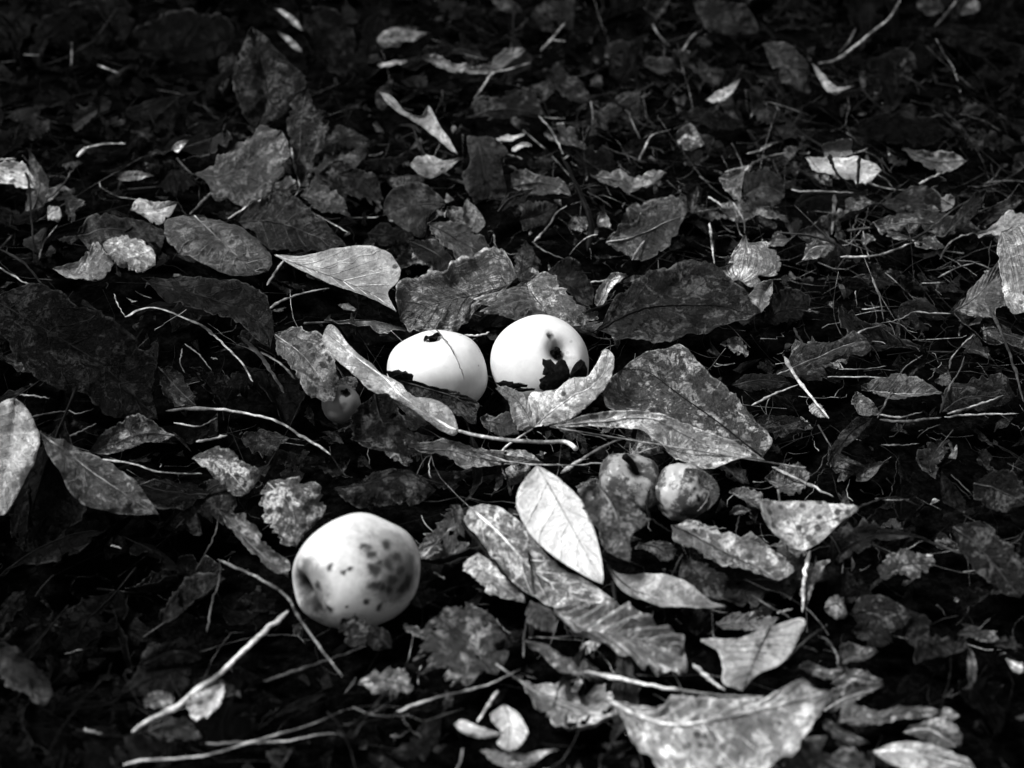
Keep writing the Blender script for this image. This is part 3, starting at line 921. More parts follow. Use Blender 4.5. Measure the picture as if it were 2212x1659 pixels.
lf('slender pale leaf with a thin pointed tail, right of the bright white leaf', 'H', [(1700, 365), (1800, 480), (2000, 580), (2203, 636), (2450, 655)], [(1780, 420), (2000, 430), (2203, 500), (2330, 605)], [(1780, 505), (1950, 600), (2100, 662), (2300, 672)], 0.42, h=1.6, f=0.5, mot=0.4, vein=0.3, rib=0.3, spot=0.2, land='the slender pale leaf', nib=0.03)
lf('broad ribbed pale leaf with torn edge, below the slender pale leaf', 'H', [(1370, 668), (1560, 790), (1850, 845), (2188, 925)], [(1600, 655), (1850, 670), (2020, 770), (2172, 850)], [(1500, 790), (1700, 890), (1900, 1000), (2050, 1110), (2190, 1055)], 0.42, h=1.4, f=0.5, corr=2.4, nveins=7, vein=0.3, veins=True, rib=0.10, mot=0.7, nib=0.22, ser=0.04, land='the broad ribbed leaf', rr=0.45)
lf('pale three-cornered leaf with a dark midrib, right foreground', 'I', [(600, 755), (505, 960), (420, 1168)], [(802, 710), (792, 810), (712, 950), (620, 1030), (510, 1075)], [(400, 822), (158, 838), (262, 905), (290, 1010), (305, 1130)], 0.30, h=1.7, f=0.65, mot=0.3, spot=0.1, vein=0.5, veins=True, rib=0.06, rr=0.35, land='the three-cornered leaf', cup=-0.12, nib=0.03, curlk=0.6)
lf('wavy grey leaf with one round black hole, behind the three-cornered leaf', 'I', [(250, 740), (430, 745), (655, 720)], [(330, 700), (500, 685), (590, 700)], [(330, 790), (450, 805), (560, 795)], 0.26, h=1.1, f=0.5, corr=0.6, mot=0.5)
lf('large bright leaf with scalloped edge and long midrib at the bottom right of centre', 'I', [(-430, 1225), (-238, 1330), (0, 1390), (350, 1340), (700, 1250), (985, 1165)],
   [(-150, 1275), (0, 1220), (300, 1240), (560, 1210), (690, 1150), (820, 1097), (880, 1150)], [(-350, 1340), (-250, 1540), (0, 1750), (350, 1790), (650, 1640), (830, 1480), (915, 1330), (950, 1220)], 0.46, h=1.8, f=0.6, mot=0.75, spot=0.6, vein=0.8, veins=True, rib=0.75, rr=0.75, ser=0.05, corr=0.6, land='the large scalloped leaf', crum=1.8)
lf('two-toned pale leaf peppered with black flecks, on a thick white stalk', 'X', [(1735, 1191), (1716, 1130), (1690, 1082)], [(1775, 1170), (1812, 1132), (1850, 1101), (1775, 1084)], [(1690, 1172), (1652, 1132), (1645, 1088)], 0.42, h=2.3, f=0.75, mot=0.6, spot=0.95, vein=0.2, rr=0.25, land='the flecked two-toned leaf', nib=0.06)
lf('long serrated grey leaf slanting between the rotten apples and the flecked leaf', 'I', [(-30, 120), (250, 270), (480, 380), (645, 495)], [(110, 90), (300, 150), (560, 240), (690, 330), (735, 440)], [(0, 245), (150, 325), (300, 372), (450, 432), (560, 482)], 0.26, h=1.4, f=0.5, ser=0.08, mot=0.7, spot=0.6, vein=0.4, rib=0.1, land='the serrated grey leaf')
lf('round dim net-veined leaf below the serrated grey leaf', 'I', [(40, 350), (170, 460), (290, 600)], [(160, 345), (290, 420), (325, 510)], [(20, 440), (60, 550), (170, 610)], 0.075, h=1.0, f=0.6, mot=0.9, vein=0.5, rr=0.2)
lf('small pale leaf hooked over the shadow right of the rotten apples', 'J', [(1660, 540), (1850, 640), (2000, 740)], [(1850, 480), (2000, 560)], [(1780, 640), (1900, 700)], 0.14, h=1.2, f=0.6)
lf('tiny pale parasol-shaped leaf right of the rotten apples', 'J', [(1660, 795), (1770, 740), (1890, 745)], [(1720, 720), (1800, 700)], [(1730, 800), (1820, 790)], 0.2, h=1.1, f=0.6, pet=None, rr=0.1)
lf('bright crumpled leaf with a bite hole, bottom centre', 'H', [(1050, 1260), (1090, 1380), (1075, 1560)], [(1140, 1318), (1205, 1432), (1150, 1525)], [(960, 1345), (1040, 1440), (1010, 1505)], 0.62, h=1.5, f=0.7, mot=0.3, spot=0.3, rr=0.25, land='the bright crumpled leaf', cup=0.3, nib=0.06)
lf('bright tongue-shaped lobe curling left of the bright crumpled leaf', 'H', [(735, 1372), (880, 1420), (1045, 1442)], [(790, 1350), (900, 1395)], [(800, 1440), (940, 1465)], 0.6, h=1.4, f=0.6, mot=0.3, spot=0.1, rr=0.15, cup=0.3)
lf('pale wavy leaf strip along the bottom edge below the bright crumpled leaf', 'H', [(905, 1560), (1120, 1610), (1392, 1550)], [(1000, 1550), (1240, 1560)], [(1000, 1640), (1150, 1660), (1260, 1610)], 0.34, h=1.0, f=0.45, mot=0.8)
lf('grey square-ended leaf in front of the bruised apple', 'H', [(130, 1130), (300, 1120), (480, 1160)], [(180, 1075), (410, 1055)], [(200, 1200), (380, 1220)], 0.28, h=1.0, f=0.4, mot=0.9, spot=0.4, nib=0.4, cup=0.05)
lf('mottled dark and pale leaf right of the bruised front apple', 'H', [(640, 700), (820, 860), (1010, 1080)], [(860, 640), (1000, 780), (1060, 960)], [(520, 900), (580, 1060), (800, 1130)], 0.10, h=0.8, f=0.45, mot=1.0, spot=0.7, nib=0.5, holes=0.25)
lf('dim spotted leaf tucked under the bruised front apple', 'K', [(820, 1290), (950, 1410), (1050, 1560)], [(990, 1270), (1090, 1400), (1090, 1500)], [(790, 1400), (860, 1500), (960, 1560)], 0.08, h=1.0, f=0.5, mot=1.0, spot=0.6, rr=0, cup=0.05, curlk=0.3, nib=0.5)
lf('grey dull leaf right under the front of the bruised apple', 'K', [(1090, 1340), (1200, 1450), (1340, 1600)], [(1200, 1350), (1330, 1480)], [(1070, 1480), (1180, 1600)], 0.07, h=1.2, f=0.6, mot=1.0)
lf('small dark bud-shaped leaf with a white rim, foot of the long veined leaf', 'H', [(1215, 600), (1290, 680), (1380, 800)], [(1300, 620), (1370, 690)], [(1190, 680), (1230, 760)], 0.09, h=2.0, f=0.7, rim=1.0)
lf('narrow grey leaf with bright upper rim, front of the broad ribbed leaf', 'H', [(1180, 850), (1350, 900), (1600, 1110)], [(1330, 860), (1450, 960)], [(1310, 950), (1420, 1050)], 0.18, h=1.6, f=0.6, rim=1.0)
lf('dark leaf at the bottom left edge with a bright bent top', 'G', [(-60, 880), (60, 960), (200, 1040), (340, 1200)], [(50, 885), (180, 985), (300, 1090)], [(0, 1100), (150, 1200), (280, 1260)], 0.06, h=1.4, f=0.7, rim=1.0, streak=0.4, mot=0.5)
lf('pale oval leaf lying under the thick white stalk, bottom left', 'G', [(1415, 1130), (1330, 1250), (1270, 1390)], [(1420, 1200), (1380, 1290)], [(1290, 1190), (1190, 1270), (1220, 1350)], 0.44, h=1.2, f=0.6, mot=0.5, rr=0.1)
lf('mottled grey leaf left of the pale oval leaf, bottom left', 'G', [(910, 1230), (1050, 1230), (1110, 1260)], [(960, 1200), (1070, 1200)], [(930, 1300), (1030, 1310)], 0.26, h=1.0, f=0.5, mot=1.0)
lf('dim blotchy leaf below the thick white stalk, bottom left', 'G', [(920, 1440), (1090, 1380), (1280, 1460)], [(1000, 1340), (1180, 1350)], [(1000, 1490), (1180, 1490)], 0.12, h=0.9, f=0.5, mot=1.0, spot=0.8)
lf('torn pale leaf strip pointing at the bruised front apple from upper left', 'G', [(1385, 50), (1580, 250), (1825, 465)], [(1540, 95), (1700, 280), (1822, 370)], [(1470, 200), (1600, 330), (1745, 445)], 0.24, h=1.5, f=0.55, streak=0.6, nib=0.3)
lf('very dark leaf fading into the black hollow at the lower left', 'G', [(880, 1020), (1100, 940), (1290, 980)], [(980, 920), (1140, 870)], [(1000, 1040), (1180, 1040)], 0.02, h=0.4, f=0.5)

# bottom right
lf('pale curled leaf right of the tip of the large scalloped leaf', 'I', [(935, 1300), (1060, 1230), (1310, 1160)], [(980, 1200), (1120, 1160)], [(1000, 1290), (1200, 1230)], 0.18, h=1.0, f=0.5, mot=0.7)
lf('long grey strap of leaf at the lower right', 'I', [(1030, 1370), (1250, 1340), (1500, 1300), (1700, 1290)], [(1080, 1280), (1300, 1290), (1550, 1265)], [(1200, 1385), (1500, 1345)], 0.22, h=1.2, f=0.45, mot=0.7)
lf('pale upright stub of leaf, lower right', 'I', [(1665, 1390), (1720, 1320), (1700, 1265)], [(1790, 1330), (1740, 1280)], [(1670, 1340), (1685, 1290)], 0.30, h=1.4, f=0.8, rr=0)
lf('fibrous pale leaf below the upright stub, lower right', 'I', [(1440, 1440), (1600, 1430), (1800, 1560)], [(1550, 1385), (1700, 1400), (1790, 1480)], [(1550, 1500), (1680, 1560)], 0.26, h=1.0, f=0.5, streak=0.5)
lf('bright pale leaf running out of the bottom right corner', 'I', [(1245, 1560), (1500, 1560), (1900, 1680)], [(1370, 1510), (1600, 1510), (1800, 1590)], [(1330, 1640), (1500, 1700), (1700, 1720)], 0.42, h=1.0, f=0.5, mot=0.5, land='the bright corner leaf')
lf('ragged small leaf scrap left of the bright corner leaf', 'I', [(930, 1370), (1030, 1440), (1230, 1490)], [(1050, 1400), (1180, 1450)], [(950, 1430), (1100, 1500)], 0.22, h=0.9, f=0.5, nib=0.3)
lf('standing grey leaf sliver far right near the bottom', 'I', [(1840, 1200), (1880, 1050), (1855, 900)], [(1900, 1080), (1890, 960)], [(1850, 1080), (1845, 980)], 0.22, h=1.2, f=0.9, rr=0)
lf('dark grey lump of leaf mould in the middle right', 'I', [(1300, 470), (1420, 390), (1640, 370)], [(1290, 380), (1450, 300), (1600, 340)], [(1400, 490), (1550, 480)], 0.10, h=1.3, f=0.5, mot=1.0, crum=2.5, nib=0.3)
lf('broad dim leaf under the leaf mould, right foreground', 'I', [(1100, 700), (1300, 660), (1500, 690)], [(1180, 590), (1350, 590)], [(1200, 780), (1400, 780)], 0.055, h=1.0, f=0.45, mot=1.0, crum=2)
lf('dim round-ended leaf in the right foreground, below the broad dim one', 'I', [(1110, 820), (1250, 830), (1370, 880)], [(1200, 760), (1330, 800)], [(1180, 890), (1290, 910)], 0.075, h=0.9, f=0.5, mot=0.8)
lf('rounded grey leaf behind the three-cornered leaf, right', 'I', [(940, 640), (1020, 620), (1090, 680)], [(970, 580), (1060, 580)], [(990, 690), (1050, 710)], 0.11, h=1.2, f=0.6)
lf('thin pale wing of leaf at the right edge of the lower dark area', 'I', [(1780, 820), (1900, 830), (2040, 890)], [(1860, 780), (1980, 810)], [(1880, 860), (1980, 900)], 0.10, h=1.3, f=0.5, mot=1.0)
lf('large dark ridged leaf mass at the right edge', 'I', [(1750, 130), (1950, 300), (2180, 590)], [(1950, 120), (2150, 300), (2230, 480)], [(1780, 260), (1900, 420), (2080, 560)], 0.05, h=1.5, f=0.5, mot=1.0, crum=2, streak=0.3)
lf('pale scrap at the right edge in the lower half', 'I', [(2090, 960), (2150, 1000), (2210, 1040)], [(2150, 960), (2200, 970)], [(2130, 1020), (2170, 1050)], 0.4, h=1.2, f=0.5, rr=0)
lf('grey ribbed fragment right of the three-cornered leaf', 'I', [(1025, 1030), (1100, 980), (1280, 930)], [(1040, 930), (1180, 905)], [(1080, 1030), (1200, 980)], 0.14, h=1.2, f=0.5, streak=0.4)
lf('grey wedge-shaped leaf below the ribbed fragment, right foreground', 'I', [(760, 1050), (900, 1030), (1080, 1060)], [(830, 1005), (1000, 1030)], [(850, 1075), (1000, 1080)], 0.18, h=1.2, f=0.4)
lf('flaky grey leaf right of the tip of the three-cornered leaf', 'I', [(980, 1130), (1120, 1090), (1310, 1110)], [(1040, 1060), (1200, 1060)], [(1080, 1140), (1220, 1140)], 0.18, h=1.1, f=0.4, mot=1.0)

# middle right
lf('dark leaf with curled end touching the dark oval leaf on its right', 'F', [(555, 480), (680, 420), (845, 400)], [(600, 350), (740, 300), (840, 350)], [(650, 500), (780, 470)], 0.028, h=1.5, f=0.5)
lf('pale crinkled leaf patch above the dark curled leaf, right of centre', 'F', [(610, 240), (545, 340), (532, 465)], [(605, 340), (575, 420)], [(500, 280), (450, 330), (480, 400)], 0.28, h=1.6, f=0.6, mot=0.6, rr=0.2)
lf('bright folded leaf with two ragged lobes, right of centre behind the oval leaf', 'C', [(440, 1490), (430, 1640), (400, 1770)], [(470, 1555), (560, 1532), (640, 1640), (600, 1760), (480, 1810)], [(380, 1580), (320, 1700), (220, 1725), (300, 1795)], 0.38, h=2.2, f=0.6, mot=0.7, streak=0.75, nib=0.3, cup=0.08, curlk=0.5, land='the two-lobed bright leaf')
lf('streaked dark leaf with a bright upper stalk, right of the dark oval leaf', 'F', [(620, 830), (850, 730), (1220, 600)], [(800, 640), (1000, 625), (1130, 570)], [(800, 835), (1000, 745), (1215, 690)], 0.075, h=1.2, f=0.4, streak=0.5, mot=0.6, rib=0.3)
lf('small smooth pale oval leaf on the streaked dark leaf', 'F', [(965, 735), (1030, 725), (1092, 740)], [(1000, 705), (1070, 715)], [(1000, 758), (1060, 762)], 0.20, h=1.5, f=0.5, mot=0.3, rr=0)
lf('narrow striped oval leaf lying level at the right', 'F', [(1170, 930), (1430, 950), (1695, 930)], [(1250, 880), (1450, 850), (1620, 890)], [(1250, 1000), (1400, 1010), (1560, 975)], 0.10, h=1.4, f=0.5, vein=0.6, mot=0.6, rib=0.35, veins=True, land='the striped oval leaf')
lf('curved black leaf below the streaked dark leaf, right', 'F', [(350, 890), (550, 850), (740, 870)], [(450, 810), (620, 810), (700, 830)], [(480, 920), (640, 915)], 0.03, h=1.1, f=0.5)
lf('bright small wedge of leaf under the slanting stalk, right of centre', 'F', [(870, 990), (890, 1040), (960, 1095)], [(920, 1010), (950, 1060)], [(840, 1030), (890, 1075)], 0.45, h=1.3, f=0.6, rr=0, mot=0.3)
lf('pale pointed leaf scrap below the striped oval leaf', 'F', [(1140, 940), (1190, 1030), (1285, 1075)], [(1200, 980), (1270, 1040)], [(1110, 1020), (1180, 1085)], 0.28, h=1.2, f=0.6, mot=0.8, rr=0)
lf('ribbed grey leaf standing at the right edge', 'F', [(1740, 425), (1900, 320), (2050, 170)], [(1850, 280), (2040, 110)], [(1900, 440), (2000, 460), (2090, 400), (2065, 280)], 0.13, h=1.8, f=0.6, streak=0.3, corr=0.6, mot=0.6, land='the ribbed grey leaf')
lf('bright cracked leaf at the right picture edge', 'F', [(2060, -90), (2130, 150), (2200, 420)], [(2200, -100), (2270, 100), (2280, 300)], [(2035, 0), (2045, 150), (2080, 330), (2130, 430)], 0.42, h=2.4, f=0.75, streak=0.6, mot=0.6, rr=0, land='the cracked edge leaf')
lf('smooth pale leaf curving in above the cracked leaf at the right edge', 'C', [(1900, 1500), (2050, 1450), (2230, 1430)], [(1990, 1450), (2100, 1362), (2220, 1385)], [(1930, 1545), (2060, 1530), (2210, 1490)], 0.22, h=2.0, f=0.55, mot=0.3, spot=0.05, rr=0)
lf('dim leaf with pale rim at far right below the ribbed leaf', 'F', [(1680, 1060), (1850, 960), (2160, 950)], [(1700, 900), (1850, 830), (2050, 830)], [(1850, 1050), (2050, 1010)], 0.05, h=1.2, f=0.45, mot=0.9, rim=0.6)
lf('dark strip of leaf with a pale rim hanging below the bright bundle, right', 'F', [(1250, 1090), (1100, 1200), (960, 1400)], [(1120, 1130), (1000, 1260)], [(1200, 1180), (1080, 1310)], 0.035, h=1.0, f=0.5, rim=0.8)
lf('dim textured leaf in the dark lower part of the right edge', 'F', [(1880, 1500), (2050, 1550), (2230, 1640)], [(2000, 1420), (2200, 1450)], [(1900, 1620), (2050, 1700)], 0.04, h=1.2, f=0.5, mot=1.0)
lf('grey leaf under the pale stalk right of the rotten apples', 'F', [(560, 1500), (700, 1520), (855, 1450)], [(640, 1440), (780, 1400)], [(650, 1600), (800, 1590)], 0.10, h=0.9, f=0.5, mot=0.8)
lf('flat rounded pebble-like leaf at the right, above the pale straw', 'F', [(1640, 840), (1690, 830), (1742, 880)], [(1680, 805), (1735, 820)], [(1650, 870), (1700, 885)], 0.10, h=1.4, f=0.6, rr=0, mot=0.3)

# upper right
lf('bright smooth scrap of leaf crossed by black stems, upper right', 'C', [(820, 1005), (1050, 1040), (1300, 1090)], [(900, 988), (1130, 980), (1250, 1030)], [(880, 1085), (1050, 1135), (1190, 1190), (1265, 1130)], 0.50, h=1.5, f=0.55, mot=0.4, spot=0.2, rr=0, land='the stem-crossed bright scrap')
lf('square grey leaf corner just above the bright scrap, upper right', 'C', [(935, 960), (1020, 955), (1110, 940)], [(935, 928), (1100, 898)], [(960, 990), (1105, 990)], 0.22, h=1.9, f=0.7, mot=0.3, rr=0)
lf('grey smooth leaf with a bright lower edge, right of the bright scrap', 'C', [(1430, 950), (1600, 1020), (1845, 1010)], [(1550, 972), (1745, 960)], [(1580, 1075), (1740, 1085)], 0.12, h=1.5, f=0.5, mot=0.5, rim=0.7)
lf('dark cupped round leaf left of the bright scrap, upper right', 'C', [(430, 1245), (560, 1190), (690, 1230)], [(440, 1110), (560, 1062), (660, 1110)], [(470, 1310), (590, 1335), (670, 1290)], 0.045, h=1.4, f=0.7, cup=0.4, mot=0.5)
lf('pale crinkled leaf beside the dark cupped leaf, upper right', 'C', [(270, 1130), (360, 1170), (410, 1290)], [(380, 1090), (455, 1060), (420, 1180)], [(290, 1180), (350, 1250)], 0.22, h=1.5, f=0.6, streak=0.3)
lf('grey leaf with torn corner in the upper right', 'C', [(550, 275), (690, 400), (800, 575)], [(660, 282), (790, 350), (862, 440), (850, 560)], [(590, 385), (640, 490), (720, 560)], 0.10, h=1.6, f=0.65, mot=0.6, holes=0.05, land='the torn grey leaf')
lf('dim leaf with a bright lower rim at the top right of centre', 'C', [(110, 0), (250, 100), (520, 222)], [(300, 20), (460, 90), (510, 160)], [(180, 165), (300, 225), (430, 225)], 0.06, h=1.8, f=0.65, rim=1.0, cup=0.4)
lf('bright crescent of curled leaf, upper right of centre', 'C', [(188, 632), (300, 615), (412, 500)], [(260, 590), (350, 540)], [(260, 655), (350, 600)], 0.42, h=1.6, f=0.6, mot=0.4, rr=0, cup=0.4)
lf('thin bright V of curled leaf right of the torn grey leaf', 'C', [(860, 405), (975, 555), (1130, 545)], [(930, 470), (1010, 545)], [(900, 500), (980, 590), (1060, 570)], 0.32, h=1.6, f=0.6, rr=0, mot=0.5)
lf('blurred pale lump of leaf at the very top right', 'C', [(1520, 10), (1600, 60), (1680, 90)], [(1620, -10), (1690, 40)], [(1540, 60), (1610, 105)], 0.12, h=1.4, f=0.7, rr=0)
lf('blurred hooked leaf at the top edge, far right', 'C', [(1780, 90), (1860, 60), (1900, -20)], [(1800, 20), (1860, 0)], [(1840, 100), (1920, 60)], 0.16, h=1.6, f=0.7, rr=0)
lf('dim long leaf in the dark upper right', 'C', [(0, 760), (200, 740), (440, 790)], [(100, 690), (320, 710)], [(120, 800), (300, 830)], 0.025, h=1.2, f=0.45)
lf('grey knobbly leaf curl left of the dark cupped leaf', 'C', [(0, 900), (70, 850), (180, 930)], [(20, 840), (100, 815)], [(40, 950), (120, 960)], 0.20, h=1.4, f=0.7, mot=0.8, cup=0.5, rr=0)
lf('grey ribbed leaf strip under the two-lobed leaf side, upper right', 'C', [(460, 1350), (600, 1390), (720, 1420)], [(540, 1340), (650, 1370)], [(560, 1410), (660, 1430)], 0.16, h=1.5, f=0.5, streak=0.5)
lf('pale split leaf tip between thin stems, right of the two-lobed leaf', 'C', [(800, 1650), (870, 1570), (1010, 1560)], [(830, 1560), (900, 1530)], [(880, 1640), (960, 1620)], 0.26, h=1.7, f=0.6, streak=0.4)
lf('dark ribbed leaf lying aslant towards the right edge', 'C', [(1690, 1500), (1820, 1370), (1960, 1235)], [(1740, 1400), (1880, 1255)], [(1790, 1460), (1920, 1330)], 0.04, h=1.8, f=0.55, rim=0.7, streak=0.4)
lf('second dark ribbed leaf aslant, nearer the right edge', 'C', [(1900, 1430), (2050, 1330), (2210, 1270)], [(1980, 1340), (2120, 1270)], [(1980, 1420), (2120, 1350)], 0.07, h=2.0, f=0.5, streak=0.6)
lf('smooth grey leaf end left of the aslant ribbed leaves', 'C', [(1680, 1350), (1710, 1290), (1760, 1260)], [(1680, 1250), (1730, 1238)], [(1730, 1330), (1760, 1300)], 0.13, h=1.5, f=0.7, rr=0, mot=0.3)
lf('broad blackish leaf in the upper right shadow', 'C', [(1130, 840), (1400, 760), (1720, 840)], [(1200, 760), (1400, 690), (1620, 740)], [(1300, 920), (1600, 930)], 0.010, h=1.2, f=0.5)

# upper middle
lf('bright folded leaf with a sharp peak, upper middle', 'B', [(262, 585), (430, 732), (590, 835), (755, 985)], [(345, 620), (445, 722), (535, 735), (578, 685), (640, 800), (710, 900)], [(330, 680), (480, 775), (600, 860), (700, 955)], 0.46, h=2.2, f=0.6, mot=0.4, spot=0.15, rr=0.2, nib=0, vein=0.1, land='the peaked bright leaf')
lf('smooth pale leaf pointing right below the peaked leaf', 'B', [(792, 1014), (640, 1045), (455, 1035)], [(700, 1015), (600, 985), (520, 980)], [(700, 1068), (560, 1130), (490, 1095)], 0.24, h=1.6, f=0.6, mot=0.35, rr=0.15, vein=0.1, spot=0.1, nib=0.04)
lf('tall smooth dark leaf standing in the upper middle', 'B', [(880, 865), (920, 1050), (960, 1255)], [(990, 885), (1072, 960), (1040, 1060), (1068, 1240)], [(815, 870), (832, 1040), (785, 1120), (862, 1285)], 0.06, h=1.4, f=0.8, mot=0.5, vein=0.15, land='the tall dark leaf', spot=0.1, nib=0.05)
lf('rounded smooth dark leaf left of the tall dark leaf', 'B', [(682, 1300), (500, 1300), (285, 1340)], [(620, 1225), (500, 1182), (370, 1210), (300, 1270)], [(580, 1390), (540, 1500), (400, 1440)], 0.065, h=1.6, f=0.65, mot=0.4, vein=0.2, spot=0.05, rim=0.5, land='the rounded dark leaf', nib=0.04)
lf('streaky grey leaf in front of the rounded dark leaf', 'B', [(575, 1432), (760, 1530), (1000, 1655)], [(700, 1425), (850, 1470), (975, 1560)], [(600, 1530), (700, 1620), (850, 1690)], 0.13, h=1.4, f=0.5, streak=0.4, mot=0.7)
lf('smooth dark leaf behind the broad pale oval leaf, at its tip', 'B', [(450, 1530), (590, 1590), (770, 1725)], [(560, 1505), (670, 1590), (750, 1680)], [(480, 1620), (560, 1700), (670, 1765)], 0.04, h=1.6, f=0.5, mot=0.4)
lf('black leaf lying under the rounded dark leaf', 'B', [(185, 1480), (330, 1490), (500, 1530)], [(280, 1410), (420, 1440)], [(230, 1550), (380, 1575)], 0.022, h=1.2, f=0.5)
lf('grey wedge of leaf right of the rounded dark leaf', 'B', [(815, 1255), (850, 1360), (880, 1480)], [(880, 1320), (930, 1420)], [(790, 1330), (795, 1440)], 0.14, h=1.3, f=0.75, mot=0.5, rr=0)
lf('small pale smooth leaf chip beside the rounded dark leaf', 'B', [(690, 1320), (735, 1370), (770, 1450)], [(785, 1340), (790, 1420)], [(690, 1380), (720, 1430)], 0.2, h=1.3, f=0.7, mot=0.4, rr=0)
lf('long lit leaf with drooping front edge, centre of the upper half', 'B', [(1095, 1190), (1280, 1150), (1475, 1235)], [(1120, 1070), (1300, 1105), (1430, 1165)], [(1180, 1225), (1320, 1230)], 0.11, h=1.7, f=0.5, mot=0.8, streak=0.2)
lf('dark rimmed leaf curving below the long lit leaf', 'B', [(1010, 1340), (1090, 1260), (1240, 1205)], [(1060, 1240), (1150, 1210)], [(1080, 1320), (1180, 1290)], 0.03, h=1.5, f=0.6, rim=1.0)
lf('smooth dark leaf with straight top, right of centre in the upper half', 'B', [(1150, 1400), (1260, 1370), (1400, 1300)], [(1190, 1310), (1300, 1285)], [(1190, 1470), (1320, 1450)], 0.04, h=1.5, f=0.6, mot=0.5)
lf('large grey leaf with a lit lower half, behind the dark oval leaf', 'B', [(1690, 1540), (1860, 1500), (2050, 1420), (2210, 1365)], [(1770, 1450), (1900, 1362), (2080, 1268), (2190, 1330)], [(1820, 1640), (1960, 1655), (2120, 1520)], 0.085, h=1.6, f=0.5, mot=0.7, rib=0.3, streak=0.2, land='the half-lit grey leaf')
lf('bright torn scrap left of the half-lit grey leaf', 'B', [(1645, 1440), (1680, 1400), (1690, 1350)], [(1720, 1440), (1715, 1390)], [(1640, 1400), (1655, 1360)], 0.45, h=1.3, f=0.8, rr=0, mot=0.7)
lf('flat grey leaf with crinkled edge, upper right of centre', 'B', [(1600, 1120), (1780, 1150), (1900, 1200), (2080, 1110)], [(1720, 1085), (1900, 1110), (2000, 1080)], [(1680, 1170), (1860, 1225), (2000, 1180)], 0.14, h=1.4, f=0.4, nib=0.2)
lf('bright ribbon of leaf edge behind the tall dark leaf', 'B', [(975, 882), (1080, 872), (1195, 848)], [(1040, 858), (1130, 848)], [(1040, 893), (1130, 882)], 0.5, h=1.8, f=0.5, rr=0, mot=0.3)
lf('bright loop of curled leaf right of the tall dark leaf', 'B', [(1100, 965), (1150, 920), (1230, 938)], [(1110, 930), (1180, 912)], [(1130, 965), (1190, 948)], 0.6, h=1.8, f=0.6, rr=0, mot=0.2)
lf('grey patterned leaf fold in the upper middle', 'B', [(800, 755), (1050, 690), (1315, 735)], [(890, 635), (1080, 610), (1205, 560)], [(950, 750), (1150, 745)], 0.085, h=1.5, f=0.6, mot=0.9, rim=0.6)
lf('pale shallow curved leaf near the top middle', 'B', [(520, 380), (690, 425), (880, 482), (990, 455)], [(620, 352), (710, 395), (850, 432), (960, 435)], [(600, 405), (720, 462), (850, 502)], 0.26, h=1.6, f=0.5, mot=0.5, rr=0.1, land='the curved top leaf')
lf('smooth grey blade leaf at the right end of the curved top leaf', 'B', [(965, 445), (1060, 390), (1190, 318)], [(1000, 360), (1090, 318)], [(1040, 432), (1145, 380)], 0.20, h=1.8, f=0.6, mot=0.2, rr=0.1, spot=0)
lf('thin arched rim of leaf over the curved top leaf', 'B', [(700, 348), (820, 350), (960, 385)], [(760, 335), (880, 352)], [(760, 362), (880, 378)], 0.24, h=2.0, f=0.6, rr=0)
lf('blurred pale leaf at the top, left of the middle', 'B', [(245, 250), (400, 235), (585, 200)], [(280, 205), (420, 185)], [(280, 292), (420, 275)], 0.28, h=1.5, f=0.6, mot=0.6, rr=0)
lf('pale scrap just left of the curved top leaf', 'B', [(250, 405), (340, 400), (445, 395)], [(300, 388), (380, 385)], [(290, 435), (360, 425)], 0.3, h=1.5, f=0.5, rr=0)
lf('blurred grey leaf at the top edge in the middle', 'B', [(970, 0), (1060, 40), (1160, 90)], [(1050, 0), (1150, 50)], [(1010, 50), (1090, 90)], 0.14, h=1.4, f=0.6, rr=0)
lf('blurred dark grey leaf at the top middle', 'B', [(640, 20), (740, 60), (800, 110)], [(720, 0), (800, 50)], [(640, 80), (720, 120)], 0.05, h=1.2, f=0.7)
lf('dim dotted leaf below the curved top leaf', 'B', [(1320, 480), (1480, 540), (1600, 640)], [(1400, 450), (1560, 530)], [(1360, 540), (1480, 620)], 0.06, h=1.3, f=0.5, mot=0.9)
lf('grey pair-shaped leaf near the top right of the middle', 'B', [(1920, 410), (2030, 440), (2150, 460)], [(1980, 375), (2100, 395)], [(1970, 450), (2060, 480)], 0.10, h=1.5, f=0.6, mot=0.5, rr=0.1)

# upper left
lf('tall mottled dark leaf standing upright, upper left', 'A', [(1590, 180), (1645, 400), (1690, 600), (1630, 825)], [(1690, 255), (1800, 380), (1935, 562), (1800, 740)], [(1510, 380), (1478, 540), (1530, 712)], 0.065, h=2.6, f=0.72, mot=1.0, spot=0.5, vein=0.2, rib=0.02, nib=0.1, land='the tall mottled leaf')
lf('crumbling grey leaf right of the tall mottled leaf', 'A', [(1940, 563), (1905, 800), (1890, 1192)], [(2000, 690), (2095, 740), (2045, 930), (1940, 1140)], [(1850, 650), (1820, 760), (1850, 950), (1875, 1100)], 0.09, h=1.8, f=0.7, mot=0.9, spot=0.4, nib=0.3, rr=0.3)
lf('broad lit leaf with curled stalk below the tall mottled leaf', 'A', [(1225, 1110), (1400, 1110), (1590, 1020), (1785, 845)], [(1320, 1040), (1420, 960), (1530, 880), (1665, 795)], [(1310, 1165), (1370, 1262), (1600, 1288), (1735, 1180), (1835, 1020)], 0.12, h=1.7, f=0.6, mot=0.8, spot=0.4, ser=0.04, streak=0.3, land='the broad lit leaf', rib=0.14, pet=[(1160, 1050), (1120, 1000)])
lf('dark veined leaf with a bright arched stalk, right of the broad lit leaf', 'A', [(1485, 1420), (1750, 1420), (2000, 1500), (2195, 1560)], [(1590, 1310), (1760, 1255), (1880, 1290), (2050, 1420)], [(1600, 1500), (1740, 1600), (1950, 1615)], 0.045, h=1.6, f=0.5, mot=0.7, rib=0.12, veins=True)
